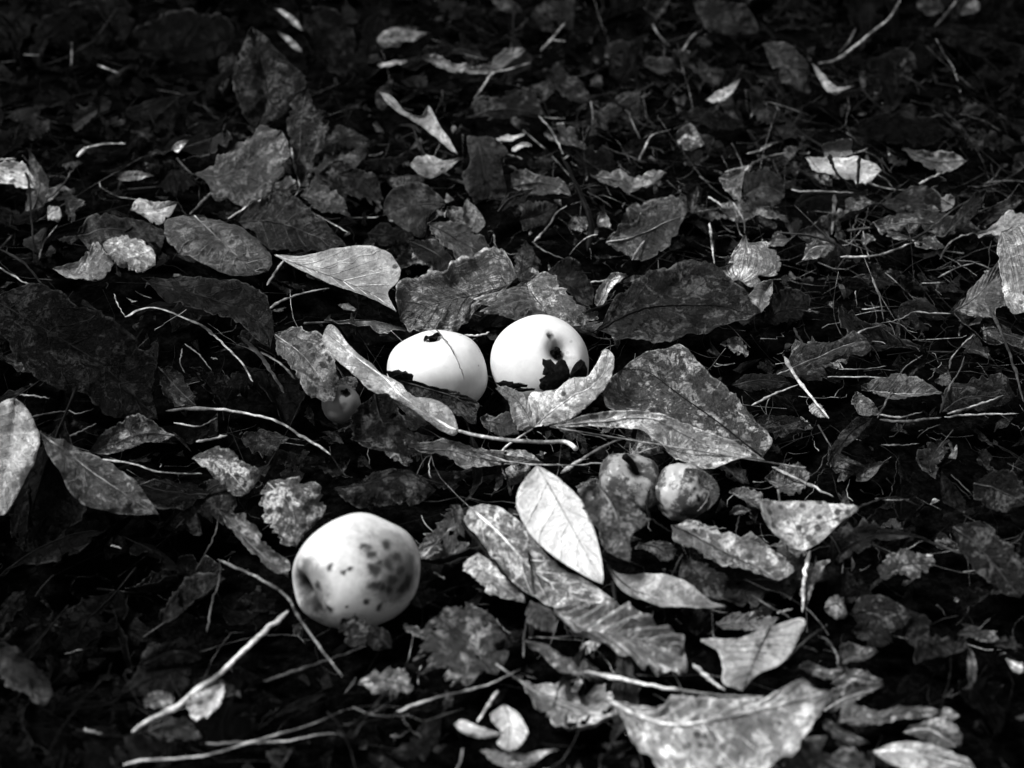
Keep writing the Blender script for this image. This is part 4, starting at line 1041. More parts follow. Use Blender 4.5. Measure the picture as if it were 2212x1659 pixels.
lf('grey leaf with pale midrib and side veins, left of the broad pale oval leaf', 'A', [(1225, 1355), (1345, 1480), (1460, 1590), (1590, 1710), (1700, 1740)], [(1400, 1395), (1560, 1475), (1685, 1580), (1725, 1690)], [(1080, 1400), (1040, 1500), (1150, 1620), (1350, 1725), (1560, 1765)], 0.095, h=2.0, f=0.48, mot=0.7, spot=0.3, veins=True, vein=0.6, rib=0.32, rim=0.6, land='the pale-ribbed grey leaf', nib=0.05)
lf('small pale leaf end left of the grey leaf with pale midrib', 'A', [(825, 1330), (950, 1345), (1130, 1300)], [(880, 1268), (1000, 1300)], [(910, 1375), (1000, 1442), (1075, 1400)], 0.36, h=1.9, f=0.5, mot=0.5, rr=0.2)
lf('dark leaf with a flaky back, far left of the pale oval leaf', 'A', [(480, 1500), (720, 1460), (1050, 1490)], [(590, 1383), (800, 1400), (1000, 1440)], [(600, 1600), (800, 1610), (980, 1600)], 0.07, h=1.8, f=0.5, mot=0.7, streak=0.4)
lf('lit hump of leaf with dark cracks, far left', 'A', [(650, 1545), (800, 1580), (985, 1680)], [(740, 1500), (870, 1515), (970, 1590)], [(690, 1630), (790, 1690), (900, 1720)], 0.34, h=2.2, f=0.5, mot=0.7, streak=0.4, cup=0.4, rr=0)
lf('pale ragged leaf with smooth tip, left edge above the huge black leaf', 'D', [(335, 150), (520, 175), (720, 110)], [(490, 128), (580, 22), (665, 50)], [(420, 215), (560, 238), (670, 190)], 0.38, h=2.2, f=0.5, mot=0.6, streak=0.3, nib=0.2, rr=0)
lf('white ribbed leaf scrap at the left edge, upper half', 'A', [(-50, 1060), (120, 1125), (318, 1218)], [(60, 1030), (130, 1022), (200, 1115)], [(0, 1175), (120, 1195), (210, 1205)], 0.56, h=1.8, f=0.4, streak=0.6, mot=0.4, rr=0)
lf('small pale round leaf near the left edge below the white ribbed scrap', 'A', [(300, 1370), (340, 1345), (392, 1375)], [(310, 1318), (375, 1325)], [(310, 1400), (370, 1405)], 0.5, h=1.6, f=0.5, rr=0, mot=0.4)
lf('small pale heart-shaped leaf near the left edge', 'A', [(280, 1290), (330, 1230), (370, 1195)], [(310, 1215), (355, 1190)], [(330, 1270), (375, 1220)], 0.42, h=1.6, f=0.5, rr=0)
lf('pale shrivelled bud-like leaf, upper left', 'A', [(738, 1135), (850, 1115), (975, 1122)], [(800, 1088), (900, 1100)], [(790, 1155), (880, 1145)], 0.34, h=1.8, f=0.6, streak=0.6, cup=0.5, rr=0)
lf('bright torn chip of leaf left of the broad lit leaf', 'A', [(1085, 950), (1130, 925), (1192, 895)], [(1110, 915), (1160, 900)], [(1120, 970), (1165, 930)], 0.5, h=2.2, f=0.5, streak=0.4, rr=0)
lf('black spotted leaf against the top, right of the tall mottled leaf', 'A', [(1890, 60), (2050, 250), (2185, 495)], [(2060, 50), (2210, 150), (2240, 350)], [(1915, 210), (1985, 345), (2070, 445)], 0.035, h=1.8, f=0.7, mot=1.0, spot=0.6)
lf('thin bright rolled edge of leaf at the top left of centre', 'A', [(1735, 55), (1830, 110), (1915, 195)], [(1790, 70), (1880, 130)], [(1780, 95), (1860, 160)], 0.34, h=2.2, f=0.6, rr=0)
lf('short bright rolled leaf edge below the other, top left of centre', 'A', [(1755, 200), (1830, 265), (1915, 338)], [(1800, 220), (1880, 280)], [(1800, 250), (1860, 310)], 0.36, h=2.0, f=0.6, rr=0)
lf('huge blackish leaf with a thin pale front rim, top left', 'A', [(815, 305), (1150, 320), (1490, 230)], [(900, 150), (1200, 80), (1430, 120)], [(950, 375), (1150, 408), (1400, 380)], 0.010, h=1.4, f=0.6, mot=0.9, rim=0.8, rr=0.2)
lf('dim leaf folded like a tent, upper left', 'A', [(940, 850), (1070, 700), (1290, 560)], [(1020, 720), (1150, 600)], [(1050, 860), (1180, 700)], 0.028, h=1.3, f=0.6, rim=0.6)
lf('pair of dim smooth leaflets in the dark upper left', 'A', [(455, 800), (530, 740), (620, 690)], [(480, 720), (570, 685)], [(500, 845), (600, 750)], 0.055, h=1.3, f=0.6, mot=0.3)
lf('dim smooth leaflet leaning on the pair in the dark upper left', 'A', [(590, 650), (640, 680), (620, 730)], [(690, 640), (690, 690)], [(590, 670), (600, 710)], 0.06, h=1.3, f=0.7, mot=0.3, rr=0)
lf('dim curved leaf edge beside the leaflets, upper left', 'A', [(690, 815), (740, 800), (795, 765)], [(720, 780), (770, 755)], [(730, 820), (780, 790)], 0.14, h=1.2, f=0.6, rr=0)
lf('very dark leaf behind the small pale leaf end, left', 'A', [(1000, 1180), (1120, 1080), (1250, 1180)], [(1040, 1050), (1180, 1050)], [(1080, 1290), (1200, 1270)], 0.012, h=1.3, f=0.6)
lf('dim leaf with frayed pale tip right of the broad lit leaf', 'A', [(1900, 1230), (2050, 1290), (2200, 1340)], [(1980, 1160), (2130, 1220)], [(2000, 1310), (2120, 1350)], 0.09, h=1.6, f=0.5, mot=0.7)
lf('dark rough leaf between the broad lit leaf and the peaked bright leaf', 'B', [(-80, 900), (60, 880), (210, 910)], [(-20, 800), (120, 830)], [(20, 960), (140, 970)], 0.035, h=1.5, f=0.5, mot=0.9)
lf('large dark leaf left of the peaked bright leaf', 'B', [(0, 1110), (120, 1140), (290, 1290)], [(100, 1085), (230, 1130)], [(20, 1220), (130, 1290)], 0.035, h=1.4, f=0.5, mot=0.8)

# dark lobed leaves against the apples
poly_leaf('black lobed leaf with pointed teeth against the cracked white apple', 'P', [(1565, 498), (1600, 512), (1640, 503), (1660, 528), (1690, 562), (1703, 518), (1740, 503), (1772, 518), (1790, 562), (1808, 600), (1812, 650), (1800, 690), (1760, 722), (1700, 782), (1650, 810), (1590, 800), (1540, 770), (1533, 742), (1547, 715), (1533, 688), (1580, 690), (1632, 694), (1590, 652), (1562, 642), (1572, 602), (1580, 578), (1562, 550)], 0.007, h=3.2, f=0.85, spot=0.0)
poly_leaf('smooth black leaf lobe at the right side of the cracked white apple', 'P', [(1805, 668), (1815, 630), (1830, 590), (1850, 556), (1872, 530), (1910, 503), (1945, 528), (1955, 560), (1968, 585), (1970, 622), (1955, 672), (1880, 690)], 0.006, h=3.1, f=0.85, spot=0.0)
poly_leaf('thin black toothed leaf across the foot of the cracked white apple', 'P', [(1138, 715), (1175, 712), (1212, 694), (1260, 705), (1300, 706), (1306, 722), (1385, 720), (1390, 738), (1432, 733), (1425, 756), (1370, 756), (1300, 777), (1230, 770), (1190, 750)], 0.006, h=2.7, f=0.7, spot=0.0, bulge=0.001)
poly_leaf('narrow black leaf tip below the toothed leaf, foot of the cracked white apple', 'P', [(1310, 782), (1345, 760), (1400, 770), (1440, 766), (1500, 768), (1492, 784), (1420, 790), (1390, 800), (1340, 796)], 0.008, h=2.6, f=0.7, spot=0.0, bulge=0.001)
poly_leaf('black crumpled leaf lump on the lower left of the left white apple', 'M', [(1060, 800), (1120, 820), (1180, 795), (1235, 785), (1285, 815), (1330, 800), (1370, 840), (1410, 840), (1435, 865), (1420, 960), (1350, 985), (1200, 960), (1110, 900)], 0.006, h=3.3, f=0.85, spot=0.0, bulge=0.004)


# ------------------------------------------------------------------ stalks and twigs
st('thick white stalk slanting up to the bruised front apple, bottom left', 'G', [(835, 1430), (950, 1350), (1110, 1275), (1250, 1160), (1400, 1055), (1600, 860), (1825, 665)], 21, 0.66, h=(1.6, 2.6), taper=1.15)
st('longest pale stalk curving along the bottom left edge', 'G', [(780, 1640), (870, 1615), (1300, 1580), (1600, 1490), (1950, 1390), (2180, 1290)], 14, 0.48, h=1.3)
st('pale stalk crossing under the long curved one at the bottom left', 'G', [(1270, 1505), (1450, 1502), (1800, 1490), (2000, 1450), (2150, 1440)], 16, 0.5, h=1.0)
st('grey bent stalk running down past the left side of the bruised apple', 'G', [(1380, 340), (1600, 440), (1800, 560), (1900, 720), (2050, 930), (2170, 1080)], 17, 0.24, h=(1.0, 2.4))
st('thin dark twig in front of the bruised apple', 'G', [(1670, 1110), (1850, 1050), (2060, 980), (2203, 930), (2320, 880)], 12, 0.09, h=2.0, name='twig', cat='twig')
st('grey thin upright stem in the black hollow, lower left', 'G', [(1310, 800), (1340, 620), (1385, 480), (1395, 345)], 10, 0.12, h=(0.2, 2.0))
st('faint stem slanting across the black hollow, lower left', 'G', [(1240, 410), (1300, 300), (1360, 180), (1385, 60)], 9, 0.09, h=(0.4, 1.6))
st('tiny pale stub lying at the bottom left', 'G', [(530, 1415), (590, 1430), (650, 1445)], 17, 0.24, h=0.5, name='stalk_stub')
st('tiny pale splinter in the middle of the black hollow', 'G', [(700, 250), (735, 258), (770, 268)], 8, 0.3, h=0.6, name='stalk_stub')
st('long grey stalk with a pale end across the bottom centre', 'H', [(375, 1300), (600, 1220), (850, 1160), (1000, 1110), (1160, 1030)], 14, 0.42, h=(1.4, 1.8))
st('pale needle-like stalk right of the bruised front apple', 'H', [(515, 345), (620, 240), (740, 120)], 13, 0.6, h=(1.6, 2.2), taper=0.5)
st('tiny white splinter right of the bruised front apple', 'K', [(1790, 770), (1850, 810), (1910, 845)], 15, 0.5, h=1.2, name='stalk_stub')
st('thick pale stalk below the broad ribbed leaf', 'H', [(1560, 1050), (1750, 1085), (2000, 1140), (2203, 1170), (2400, 1197), (2700, 1210)], 21, 0.66, h=2.0)
st('short pale fork joining the thick pale stalk', 'I', [(110, 1000), (200, 1085), (310, 1170)], 21, 0.5, h=2.1)
st('black twig lying along the long veined leaf', 'H', [(740, 60), (900, 245), (1060, 440), (1205, 585)], 18, 0.02, h=2.4, name='twig', cat='twig')
st('thin black twig dropping across the long veined leaf', 'H', [(1190, 180), (1220, 380), (1247, 580)], 13, 0.02, h=2.6, name='twig', cat='twig')
st('thin stalk dangling below the small bud-shaped leaf', 'H', [(1215, 690), (1180, 800), (1175, 960)], 11, 0.25, h=(2.0, 1.2))
st('short pale stalk of the bright crumpled leaf', 'H', [(1010, 1170), (945, 1270), (880, 1370)], 17, 0.55, h=(2.2, 1.6))
st('thick white stalk hanging straight below the flecked two-toned leaf', 'I', [(850, 285), (820, 400), (808, 520), (803, 670)], 20, 0.68, h=(2.6, 1.2))
st('dark stalk running from the flecked leaf along the three-cornered leaf', 'I', [(940, 770), (850, 830), (770, 900), (690, 990)], 14, 0.05, h=1.5)
st('curved grey twig left of the hanging white stalk', 'I', [(480, 565), (600, 640), (740, 715)], 11, 0.14, h=1.3, name='twig', cat='twig')
st('short pale chip right of the curved grey twig', 'I', [(640, 675), (690, 665), (740, 650)], 11, 0.36, h=1.3, name='stalk_stub')
st('grey hooked stem in the right foreground', 'I', [(905, 825), (970, 860), (1020, 950), (1030, 1020)], 13, 0.2, h=1.2)
st('thin black stem arching right from the flecked two-toned leaf', 'X', [(1848, 1100), (1890, 1082), (1940, 1075), (1990, 1095)], 4, 0.04, h=2.2)
st('thick grey stalk slanting up left of the wrinkled rotten apple', 'E', [(1410, 1440), (1560, 1340), (1700, 1260), (1850, 1200)], 19, 0.42, h=(1.7, 2.4))
st('long thin pale stalk running level between the apple pairs', 'E', [(850, 1290), (1100, 1368), (1400, 1388), (1700, 1370), (1900, 1310), (2030, 1270)], 11, 0.36, h=(2.0, 2.4))
st('hair-thin dry stem arching over the left white apple', 'E', [(500, 430), (570, 490), (640, 550), (720, 655), (775, 770), (800, 850)], 7, 0.14, h=(4.6, 4.3))
st('pale knobbly twig behind the left white apple', 'E', [(700, 583), (820, 568), (900, 566), (960, 545)], 15, 0.5, h=2.8, name='twig', cat='twig')
st('black twig pointing at the dark oval leaf', 'E', [(1560, 420), (1750, 352), (1900, 272), (2070, 165)], 14, 0.025, h=(2.0, 2.8), name='twig', cat='twig')
st('white sliver of stalk above the black twig', 'E', [(1570, 235), (1700, 217), (1825, 178)], 10, 0.62, h=2.2, name='stalk_stub')
st('short black stub standing in front of the cradle leaf', 'E', [(1300, 1135), (1297, 1190), (1295, 1270)], 12, 0.012, h=(3.0, 1.6), name='twig', cat='twig')
st('black curved stalk hooked round the peeling rotten apple', 'J', [(815, 500), (790, 620), (790, 740), (860, 840), (1050, 960)], 26, 0.012, h=(3.2, 2.0), taper=0.4)
st('thin shiny stalk curving round the right of the peeling rotten apple', 'J', [(1320, 740), (1400, 650), (1450, 540), (1470, 440)], 10, 0.26, h=(2.0, 3.2))
st('dark stem standing below the serrated grey leaf', 'J', [(1040, 1440), (1100, 1310), (1160, 1190)], 17, 0.07, h=(1.4, 1.9))
st('short dark stem under the tiny parasol-shaped leaf', 'J', [(1770, 770), (1745, 890), (1720, 1020)], 14, 0.05, h=(1.6, 1.2))
st('arching pale grass blade over the black gap, left of centre', 'D', [(790, 450), (900, 400), (1000, 395), (1150, 450), (1300, 520), (1430, 640), (1530, 740), (1600, 860)], 14, 0.42, h=(2.4, 2.6), name='grass_blade', cat='grass blade', taper=0.5)
st('long pale stalk arching down towards the middle, left of the white apples', 'D', [(1050, 1045), (1250, 1030), (1500, 1050), (1750, 1110), (1900, 1200), (2020, 1270), (2090, 1320)], 16, 0.48, h=2.2, taper=0.7)
st('short bent pale stalk under the long arching stalk', 'D', [(1100, 1120), (1260, 1142), (1375, 1088)], 11, 0.5, h=1.8)
st('grey stalk of the pale oval leaf leaning on the dark folded leaf', 'D', [(1700, 400), (1800, 340), (1950, 292), (2090, 268)], 13, 0.4, h=2.8)
st('short crooked stem at the base of the pale oval leaf', 'D', [(1690, 250), (1740, 170), (1800, 85)], 14, 0.42, h=(2.2, 2.6))
st('thin grass blade below the arching blade, left', 'D', [(1170, 620), (1260, 690), (1340, 790)], 8, 0.24, h=2.0, name='grass_blade', cat='grass blade')
st('tiny curved stem beside the thin grass blade, left', 'D', [(1155, 650), (1140, 740), (1170, 805)], 7, 0.36, h=2.0)
st('fine hair of stalk above the arching grass blade', 'D', [(722, 305), (745, 370), (790, 445)], 6, 0.42, h=2.4)
st('wide dark grass blade left of the speckled leaf', 'D', [(1530, 580), (1650, 700), (1750, 850), (1800, 930)], 22, 0.06, h=2.2, name='grass_blade', cat='grass blade')
st('grey grass blade touching the speckled leaf', 'D', [(1650, 670), (1780, 750), (1870, 845)], 14, 0.22, h=2.3, name='grass_blade', cat='grass blade')
st('pale ridge stalk along the top of the huge black leaf', 'D', [(-20, 130), (120, 210), (250, 280), (450, 395), (645, 495)], 9, 0.4, h=3.6)
st('dark stick leaning down from the upper left edge to the ridge stalk', 'D', [(-20, 10), (150, 110), (260, 240), (310, 310)], 14, 0.03, h=3.9, name='twig', cat='twig')
st('pale wrinkled stalk at the left edge below the huge black leaf', 'D', [(200, 1082), (320, 1060), (430, 1045), (490, 1062), (600, 1030)], 11, 0.34, h=1.6)
st('second wrinkled stalk at the left edge, nearer the wide pale leaf', 'D', [(350, 1215), (440, 1205), (520, 1170), (610, 1125)], 12, 0.24, h=1.6)
st('thin white stalk lying along the top of the folded grey leaf, left', 'D', [(640, 1350), (850, 1382), (1000, 1430), (1280, 1445)], 11, 0.48, h=1.9)
st('short white stub at the left edge above the wide pale leaf', 'D', [(125, 945), (220, 950), (315, 968)], 12, 0.5, h=1.8, name='stalk_stub')
st('blurred pale stub in front of the long arching stalk', 'D', [(1240, 1240), (1330, 1225), (1440, 1200)], 18, 0.4, h=1.9, name='stalk_stub')
st('pale slanting stalk lying over another, right of the big blotchy leaf', 'F', [(685, 700), (760, 830), (860, 960), (970, 1090)], 18, 0.5, h=(2.2, 2.0))
st('thin stalk crossing under the slanting one, right of the big blotchy leaf', 'F', [(480, 1010), (620, 940), (780, 875)], 12, 0.42, h=1.7)
st('dark upright stub above the slanting stalk, right', 'F', [(745, 520), (790, 600), (850, 665)], 14, 0.09, h=1.6, name='twig', cat='twig')
st('straight pale stalk pointing away from the base of the big blotchy leaf', 'F', [(610, 1400), (800, 1490), (1000, 1590)], 18, 0.52, h=(2.0, 1.4))
st('long pale stalk lying level near the ribbed grey leaf, right', 'F', [(1040, 70), (1250, 65), (1400, 20), (1540, -40)], 14, 0.46, h=2.2)
st('stalk with a shiny bead above the streaked dark leaf', 'F', [(900, 650), (1080, 590), (1200, 530), (1300, 505)], 13, 0.32, h=1.8)
st('straight pale straw running to the right edge', 'F', [(1700, 1082), (1900, 1068), (2170, 1062)], 12, 0.42, h=2.0)
st('frayed pale straw bundle below the striped oval leaf', 'F', [(1290, 1100), (1450, 1112), (1680, 1085)], 18, 0.46, h=1.8)
st('thin straw above the frayed bundle, right', 'F', [(1290, 1070), (1420, 1085), (1560, 1050)], 11, 0.36, h=1.9)
st('pale straw slanting up to the right edge', 'F', [(1720, 1062), (1900, 1010), (2075, 945)], 12, 0.34, h=1.9)
st('curved thin stem rising from the straw bundle', 'F', [(1275, 1090), (1350, 950), (1410, 830), (1455, 765), (1565, 690)], 9, 0.18, h=(1.8, 2.6))
st('dark crossing stem right of the striped oval leaf', 'F', [(1670, 1060), (1730, 900), (1800, 780), (1825, 700)], 10, 0.12, h=(1.8, 2.8))
st('crooked pale stem up and right of the striped oval leaf', 'F', [(1730, 780), (1745, 710), (1830, 610), (1890, 560)], 8, 0.34, h=2.4)
st('upright wiry stem in the tangle left of the ribbed grey leaf', 'F', [(1240, 200), (1290, 330), (1315, 475)], 9, 0.26, h=(3.0, 1.8))
st('bent wiry stem near the top of the ribbed grey leaf', 'F', [(1660, 200), (1780, 140), (1930, 98)], 8, 0.38, h=2.6)
st('long wiry stem snaking left from the ribbed grey leaf', 'F', [(1740, 430), (1600, 425), (1500, 420), (1430, 460), (1300, 490)], 9, 0.26, h=2.2)
st('thin straw above the striped oval leaf', 'F', [(960, 830), (1250, 832), (1525, 852)], 9, 0.34, h=1.7)
st('second thin straw above the striped oval leaf, higher up', 'F', [(1030, 780), (1200, 780), (1330, 762)], 8, 0.28, h=1.7)
st('dark diagonal root in the lower right of the tangle', 'F', [(1990, 400), (2080, 600), (2150, 800), (2200, 990)], 16, 0.05, h=2.4, name='twig', cat='twig')
st('pale stalk in the dark hollow right of the flecked leaf', 'F', [(1260, 1600), (1380, 1610), (1480, 1605)], 11, 0.28, h=1.4)
st('pale straw end in the black gap, right', 'F', [(1300, 1260), (1420, 1262), (1540, 1252)], 9, 0.2, h=1.2)
st('tall pale branching twig at the top right', 'C', [(900, 405), (1000, 385), (1060, 350), (1150, 280), (1250, 195), (1350, 115), (1420, 0)], 14, 0.30, h=(1.6, 4.2), name='twig', cat='twig')
st('thin shoot beside the branching twig at the top right', 'C', [(1030, 340), (1090, 270), (1140, 180)], 10, 0.12, h=(2.0, 3.0), name='twig', cat='twig')
st('straight blurred stem at the top edge, far right', 'C', [(1640, 170), (1710, 90), (1780, 0)], 16, 0.12, h=(2.0, 3.4))
st('short pale stalk left of the torn grey leaf, top right', 'C', [(45, 325), (80, 260), (130, 205)], 11, 0.2, h=(1.6, 2.2))
st('short pale straw above the dark cupped leaf', 'C', [(450, 975), (530, 952), (612, 912)], 10, 0.34, h=1.9)
st('pale straw left of the dark cupped leaf', 'C', [(310, 1090), (380, 1070), (455, 1048)], 13, 0.38, h=1.9)
st('arched pale stalk over the dark cupped leaf', 'C', [(462, 1085), (480, 1040), (560, 1000), (705, 962)], 13, 0.4, h=2.6)
st('curved thin stalk left of the two-lobed bright leaf', 'C', [(205, 1245), (270, 1285), (310, 1315), (355, 1312)], 10, 0.42, h=1.9)
st('thin pale stem rising from the two-lobed bright leaf', 'C', [(360, 1280), (400, 1340), (430, 1400), (437, 1475)], 9, 0.42, h=(2.8, 2.4))
st('upright pale stalk left of the two-lobed bright leaf', 'C', [(215, 1410), (228, 1550), (245, 1670)], 11, 0.42, h=(2.6, 2.0))
st('level thin straw below the bright scrap crossed by stems', 'C', [(730, 1195), (790, 1212), (900, 1210), (1125, 1220)], 10, 0.3, h=1.7)
st('black stem crossing the bright scrap on its left', 'C', [(970, 975), (995, 1050), (1030, 1110), (1120, 1180)], 18, 0.012, h=(3.6, 3.0), name='twig', cat='twig')
st('black stem crossing the bright scrap on its right', 'C', [(1160, 990), (1155, 1090), (1148, 1190)], 18, 0.012, h=(3.6, 3.0), name='twig', cat='twig')
st('grey grass blade standing below the bright scrap', 'C', [(1005, 1230), (1000, 1350), (985, 1485)], 15, 0.2, h=(2.6, 1.6), name='grass_blade', cat='grass blade')
st('pale straw right of the bright scrap, slanting up', 'C', [(1540, 1162), (1640, 1112), (1725, 1078)], 11, 0.4, h=1.8)
st('dark straight stem slanting in the right part, below the grey smooth leaf', 'C', [(1350, 1560), (1560, 1480), (1750, 1330), (1900, 1240)], 10, 0.08, h=2.4)
st('thin curved stem near the right edge, above the long level stalk', 'C', [(1670, 1640), (1730, 1540), (1820, 1490), (1890, 1475)], 10, 0.24, h=2.2)
st('thin stem behind the level stalk, right', 'C', [(1185, 1460), (1200, 1550), (1225, 1640)], 8, 0.26, h=(2.6, 2.0))
st('thin bare stem arching from the middle of the upper half', 'B', [(1270, 735), (1340, 810), (1390, 900), (1425, 975)], 9, 0.44, h=(3.4, 2.0))
st('short level straw beside the arching bare stem', 'B', [(1290, 745), (1370, 748), (1440, 752)], 9, 0.26, h=2.0)
st('pale kinked stalk in front of the curved top leaf', 'B', [(860, 628), (915, 555), (980, 462), (1080, 440), (1225, 393)], 11, 0.4, h=(1.8, 2.4))
st('small forked twig near the top middle', 'B', [(1280, 325), (1350, 250), (1440, 140)], 12, 0.28, h=(1.8, 3.0), name='twig', cat='twig')
st('side prong of the small forked twig, top middle', 'B', [(1350, 252), (1395, 258), (1442, 262)], 10, 0.28, h=2.3, name='stalk_stub')
st('short curved pale stem at the top, right of the middle', 'B', [(1990, 150), (2030, 220), (2100, 290)], 11, 0.3, h=(2.6, 1.8))
st('crooked pale stem left of the torn grey leaf, upper half', 'B', [(1900, 1020), (1945, 930), (1990, 855), (2110, 820)], 11, 0.32, h=(1.8, 2.6))
st('stalk ending in a round bud, centre of the upper half', 'B', [(1240, 1530), (1340, 1420), (1380, 1350), (1445, 1303)], 12, 0.36, h=(2.0, 3.2), bud=True)
st('black thick twig standing in the centre of the upper half', 'B', [(1580, 1590), (1600, 1400), (1520, 1200), (1420, 990)], 30, 0.012, h=(1.4, 4.0), name='twig', cat='twig')
st('thin stem in the fine tangle, upper right of centre', 'B', [(1600, 640), (1612, 720), (1610, 800)], 9, 0.24, h=(2.6, 1.6))
st('thin stem slanting in the fine tangle, upper right of centre', 'B', [(1830, 690), (1870, 790), (1915, 880)], 8, 0.18, h=(2.4, 1.6))
st('pale stem lying on the half-lit grey leaf', 'B', [(1860, 1645), (1905, 1570), (1965, 1490)], 12, 0.36, h=2.2)
st('long fine stem from the bud stalk to the right', 'B', [(1230, 1530), (1310, 1590), (1460, 1650)], 9, 0.36, h=2.1)
st('twisted white fibre behind the crinkled grey leaf', 'B', [(985, 1480), (1000, 1560), (1040, 1590), (1100, 1610), (1140, 1600)], 8, 0.5, h=2.2)
st('upright dead stem right of the dim long shoot, top left', 'A', [(455, 265), (455, 320), (450, 420)], 8, 0.3, h=(2.8, 1.4))
st('white matchstick-like stalk in the upper left', 'A', [(545, 935), (640, 915), (720, 908), (800, 910)], 10, 0.62, h=1.8)
st('white drop-shaped stub at the end of the matchstick stalk', 'A', [(545, 935), (520, 960), (490, 990)], 20, 0.6, h=1.7, name='stalk_stub', taper=0.6)
st('short pale stalk in the dark upper left', 'A', [(620, 412), (680, 435), (745, 462)], 9, 0.34, h=1.5)
st('bright arched stalk over the dark veined leaf', 'A', [(1440, 1385), (1500, 1350), (1600, 1290), (1700, 1258), (1840, 1262), (1950, 1330), (2203, 1470)], 11, 0.36, h=2.2)
st('thin stem running down from the crumbling grey leaf', 'A', [(1840, 930), (1870, 1080), (1895, 1180), (1850, 1265)], 9, 0.3, h=(3.0, 2.0))
st('curled stalk tail of the broad lit leaf', 'A', [(1370, 1195), (1300, 1255), (1250, 1310), (1200, 1355)], 16, 0.18, h=(1.9, 2.2))
st('thin stem at the far left below the white ribbed scrap', 'A', [(245, 1645), (280, 1530), (365, 1425)], 8, 0.34, h=(2.0, 2.4))
st('dark forked stem in front of the white ribbed scrap, left edge', 'A', [(120, 1030), (175, 1120), (200, 1400), (215, 1640)], 12, 0.025, h=(2.6, 2.4), name='twig', cat='twig')
st('dark stem rising beside the small heart-shaped leaf', 'A', [(280, 1275), (380, 1190), (470, 1060)], 10, 0.12, h=(1.8, 2.6))
st('faint level stem in the darkness of the top left', 'A', [(150, 345), (220, 350), (290, 345)], 8, 0.2, h=1.4)
st('faint pale fleck of stalk at the left edge, top', 'A', [(0, 395), (60, 390), (115, 380)], 9, 0.24, h=1.4, name='stalk_stub')
st('pale stalk going out of the left edge, upper half', 'A', [(-20, 1012), (40, 1008), (100, 1002)], 10, 0.46, h=1.8, name='stalk_stub')

# ------------------------------------------------------------------ scattered litter
rng = random.Random(41)
GRID = [[.003, .004, .009, .012, .009, .004],  # litter tone by frame region; dim top row and corners paint in a vignette
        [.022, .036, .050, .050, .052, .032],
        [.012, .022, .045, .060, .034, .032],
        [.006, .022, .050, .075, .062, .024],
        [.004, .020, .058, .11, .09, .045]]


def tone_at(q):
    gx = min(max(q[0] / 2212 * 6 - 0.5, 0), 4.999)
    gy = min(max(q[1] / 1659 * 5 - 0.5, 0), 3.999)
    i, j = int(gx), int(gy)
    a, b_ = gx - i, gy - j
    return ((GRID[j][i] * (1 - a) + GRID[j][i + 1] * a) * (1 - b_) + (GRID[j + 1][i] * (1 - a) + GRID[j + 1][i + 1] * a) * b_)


TONES = [.005, .009, .016, .03, .05, .08, .13, .2, .32, .46]


def qtone(t):
    return min(TONES, key=lambda x: abs(math.log(x / t)))


# leaf shapes: one mesh each, copied
PROTO = []
for k in range(26):
    n = 30
    u = np.linspace(0, 1, n)
    strip = k % 4 == 3
    asp = rng.uniform(0.08, 0.16) if strip else rng.uniform(0.22, 0.42)
    pk = rng.uniform(0.6, 1.6)
    wL = asp * np.sin(np.pi * u ** pk) ** rng.uniform(0.6, 1.1)
    bend = rng.uniform(-1.6, 1.3)
    th = bend * (u - 0.3)
    x = np.cumsum(np.cos(th)) / n
    z = np.cumsum(np.sin(th)) / n * rng.uniform(0.5, 1.0)
    y = 0.16 * rng.uniform(-1, 1) * np.sin(np.pi * u)
    M = np.stack([x, y, z], -1)
    roll = rng.uniform(-1.0, 1.9)
    tw = rng.uniform(-0.8, 0.8) * u
    kl, kr = 1.0, rng.uniform(0.4, 1)
    Lm = M + np.stack([0 * u, wL * kl * np.cos(roll * .5 + tw), wL * kl * np.sin(roll * 0.6 + tw)], -1)
    Rm = M + np.stack([0 * u, -wL * kr * np.cos(roll * .5 - tw), wL * kr * np.sin(roll * 0.6 - tw)], -1)
    s_ = 0.05
    V, F, UV, G, Nn = blade(M * s_, Lm * s_, Rm * s_, nv=6, cup=rng.uniform(-0.4, 0.5), corr=rng.uniform(0, 0.0003), crum=rng.uniform(0.0012, 0.0030), ser=rng.choice([0, 0.05, 0.08]), seed=100 + k, holes=rng.choice([0, 0, 0.15, 0.3]), nib=rng.uniform(0.1, 0.55), curlk=1.6)
    V = V - np.array([0.025, 0, 0])
    mid = (G[:, 6] + Nn * 0.0002) - np.array([0.025, 0, 0])
    ext = mid[0] + (mid[0] - mid[2]) * np.linspace(3.5, 0.2, 6)[:, None] + np.array([0, 0, 0.0006]) * np.linspace(1, 0, 6)[:, None]
    tv, tf = tube_geo(np.vstack([ext, mid[1:-1:2]]), np.r_[np.linspace(0.0006, 0.00045, 6), np.linspace(0.0004, 0.0001, len(mid[1:-1:2]))], 5)
    PROTO.append([V, F, UV, tv, tf, None, None])


def proto_mesh(k):
    p = PROTO[k]
    if p[5] is None:
        me = bpy.data.meshes.new('fallen_leaf')
        me.from_pydata(p[0].tolist(), [], p[1])
        l = me.uv_layers.new(name='uv')
        idx = np.empty(len(me.loops), int)
        me.loops.foreach_get('vertex_index', idx)
        l.data.foreach_set('uv', p[2][idx].ravel())
        me.polygons.foreach_set('use_smooth', [True] * len(me.polygons))
        me.materials.append(leaf_mat(0.05))
        mr = bpy.data.meshes.new('midrib')
        mr.from_pydata(p[3].tolist(), [], p[4])
        mr.polygons.foreach_set('use_smooth', [True] * len(mr.polygons))
        mr.materials.append(stalk_mat(0.1))
        p[5], p[6] = me, mr
    return p[5], p[6]


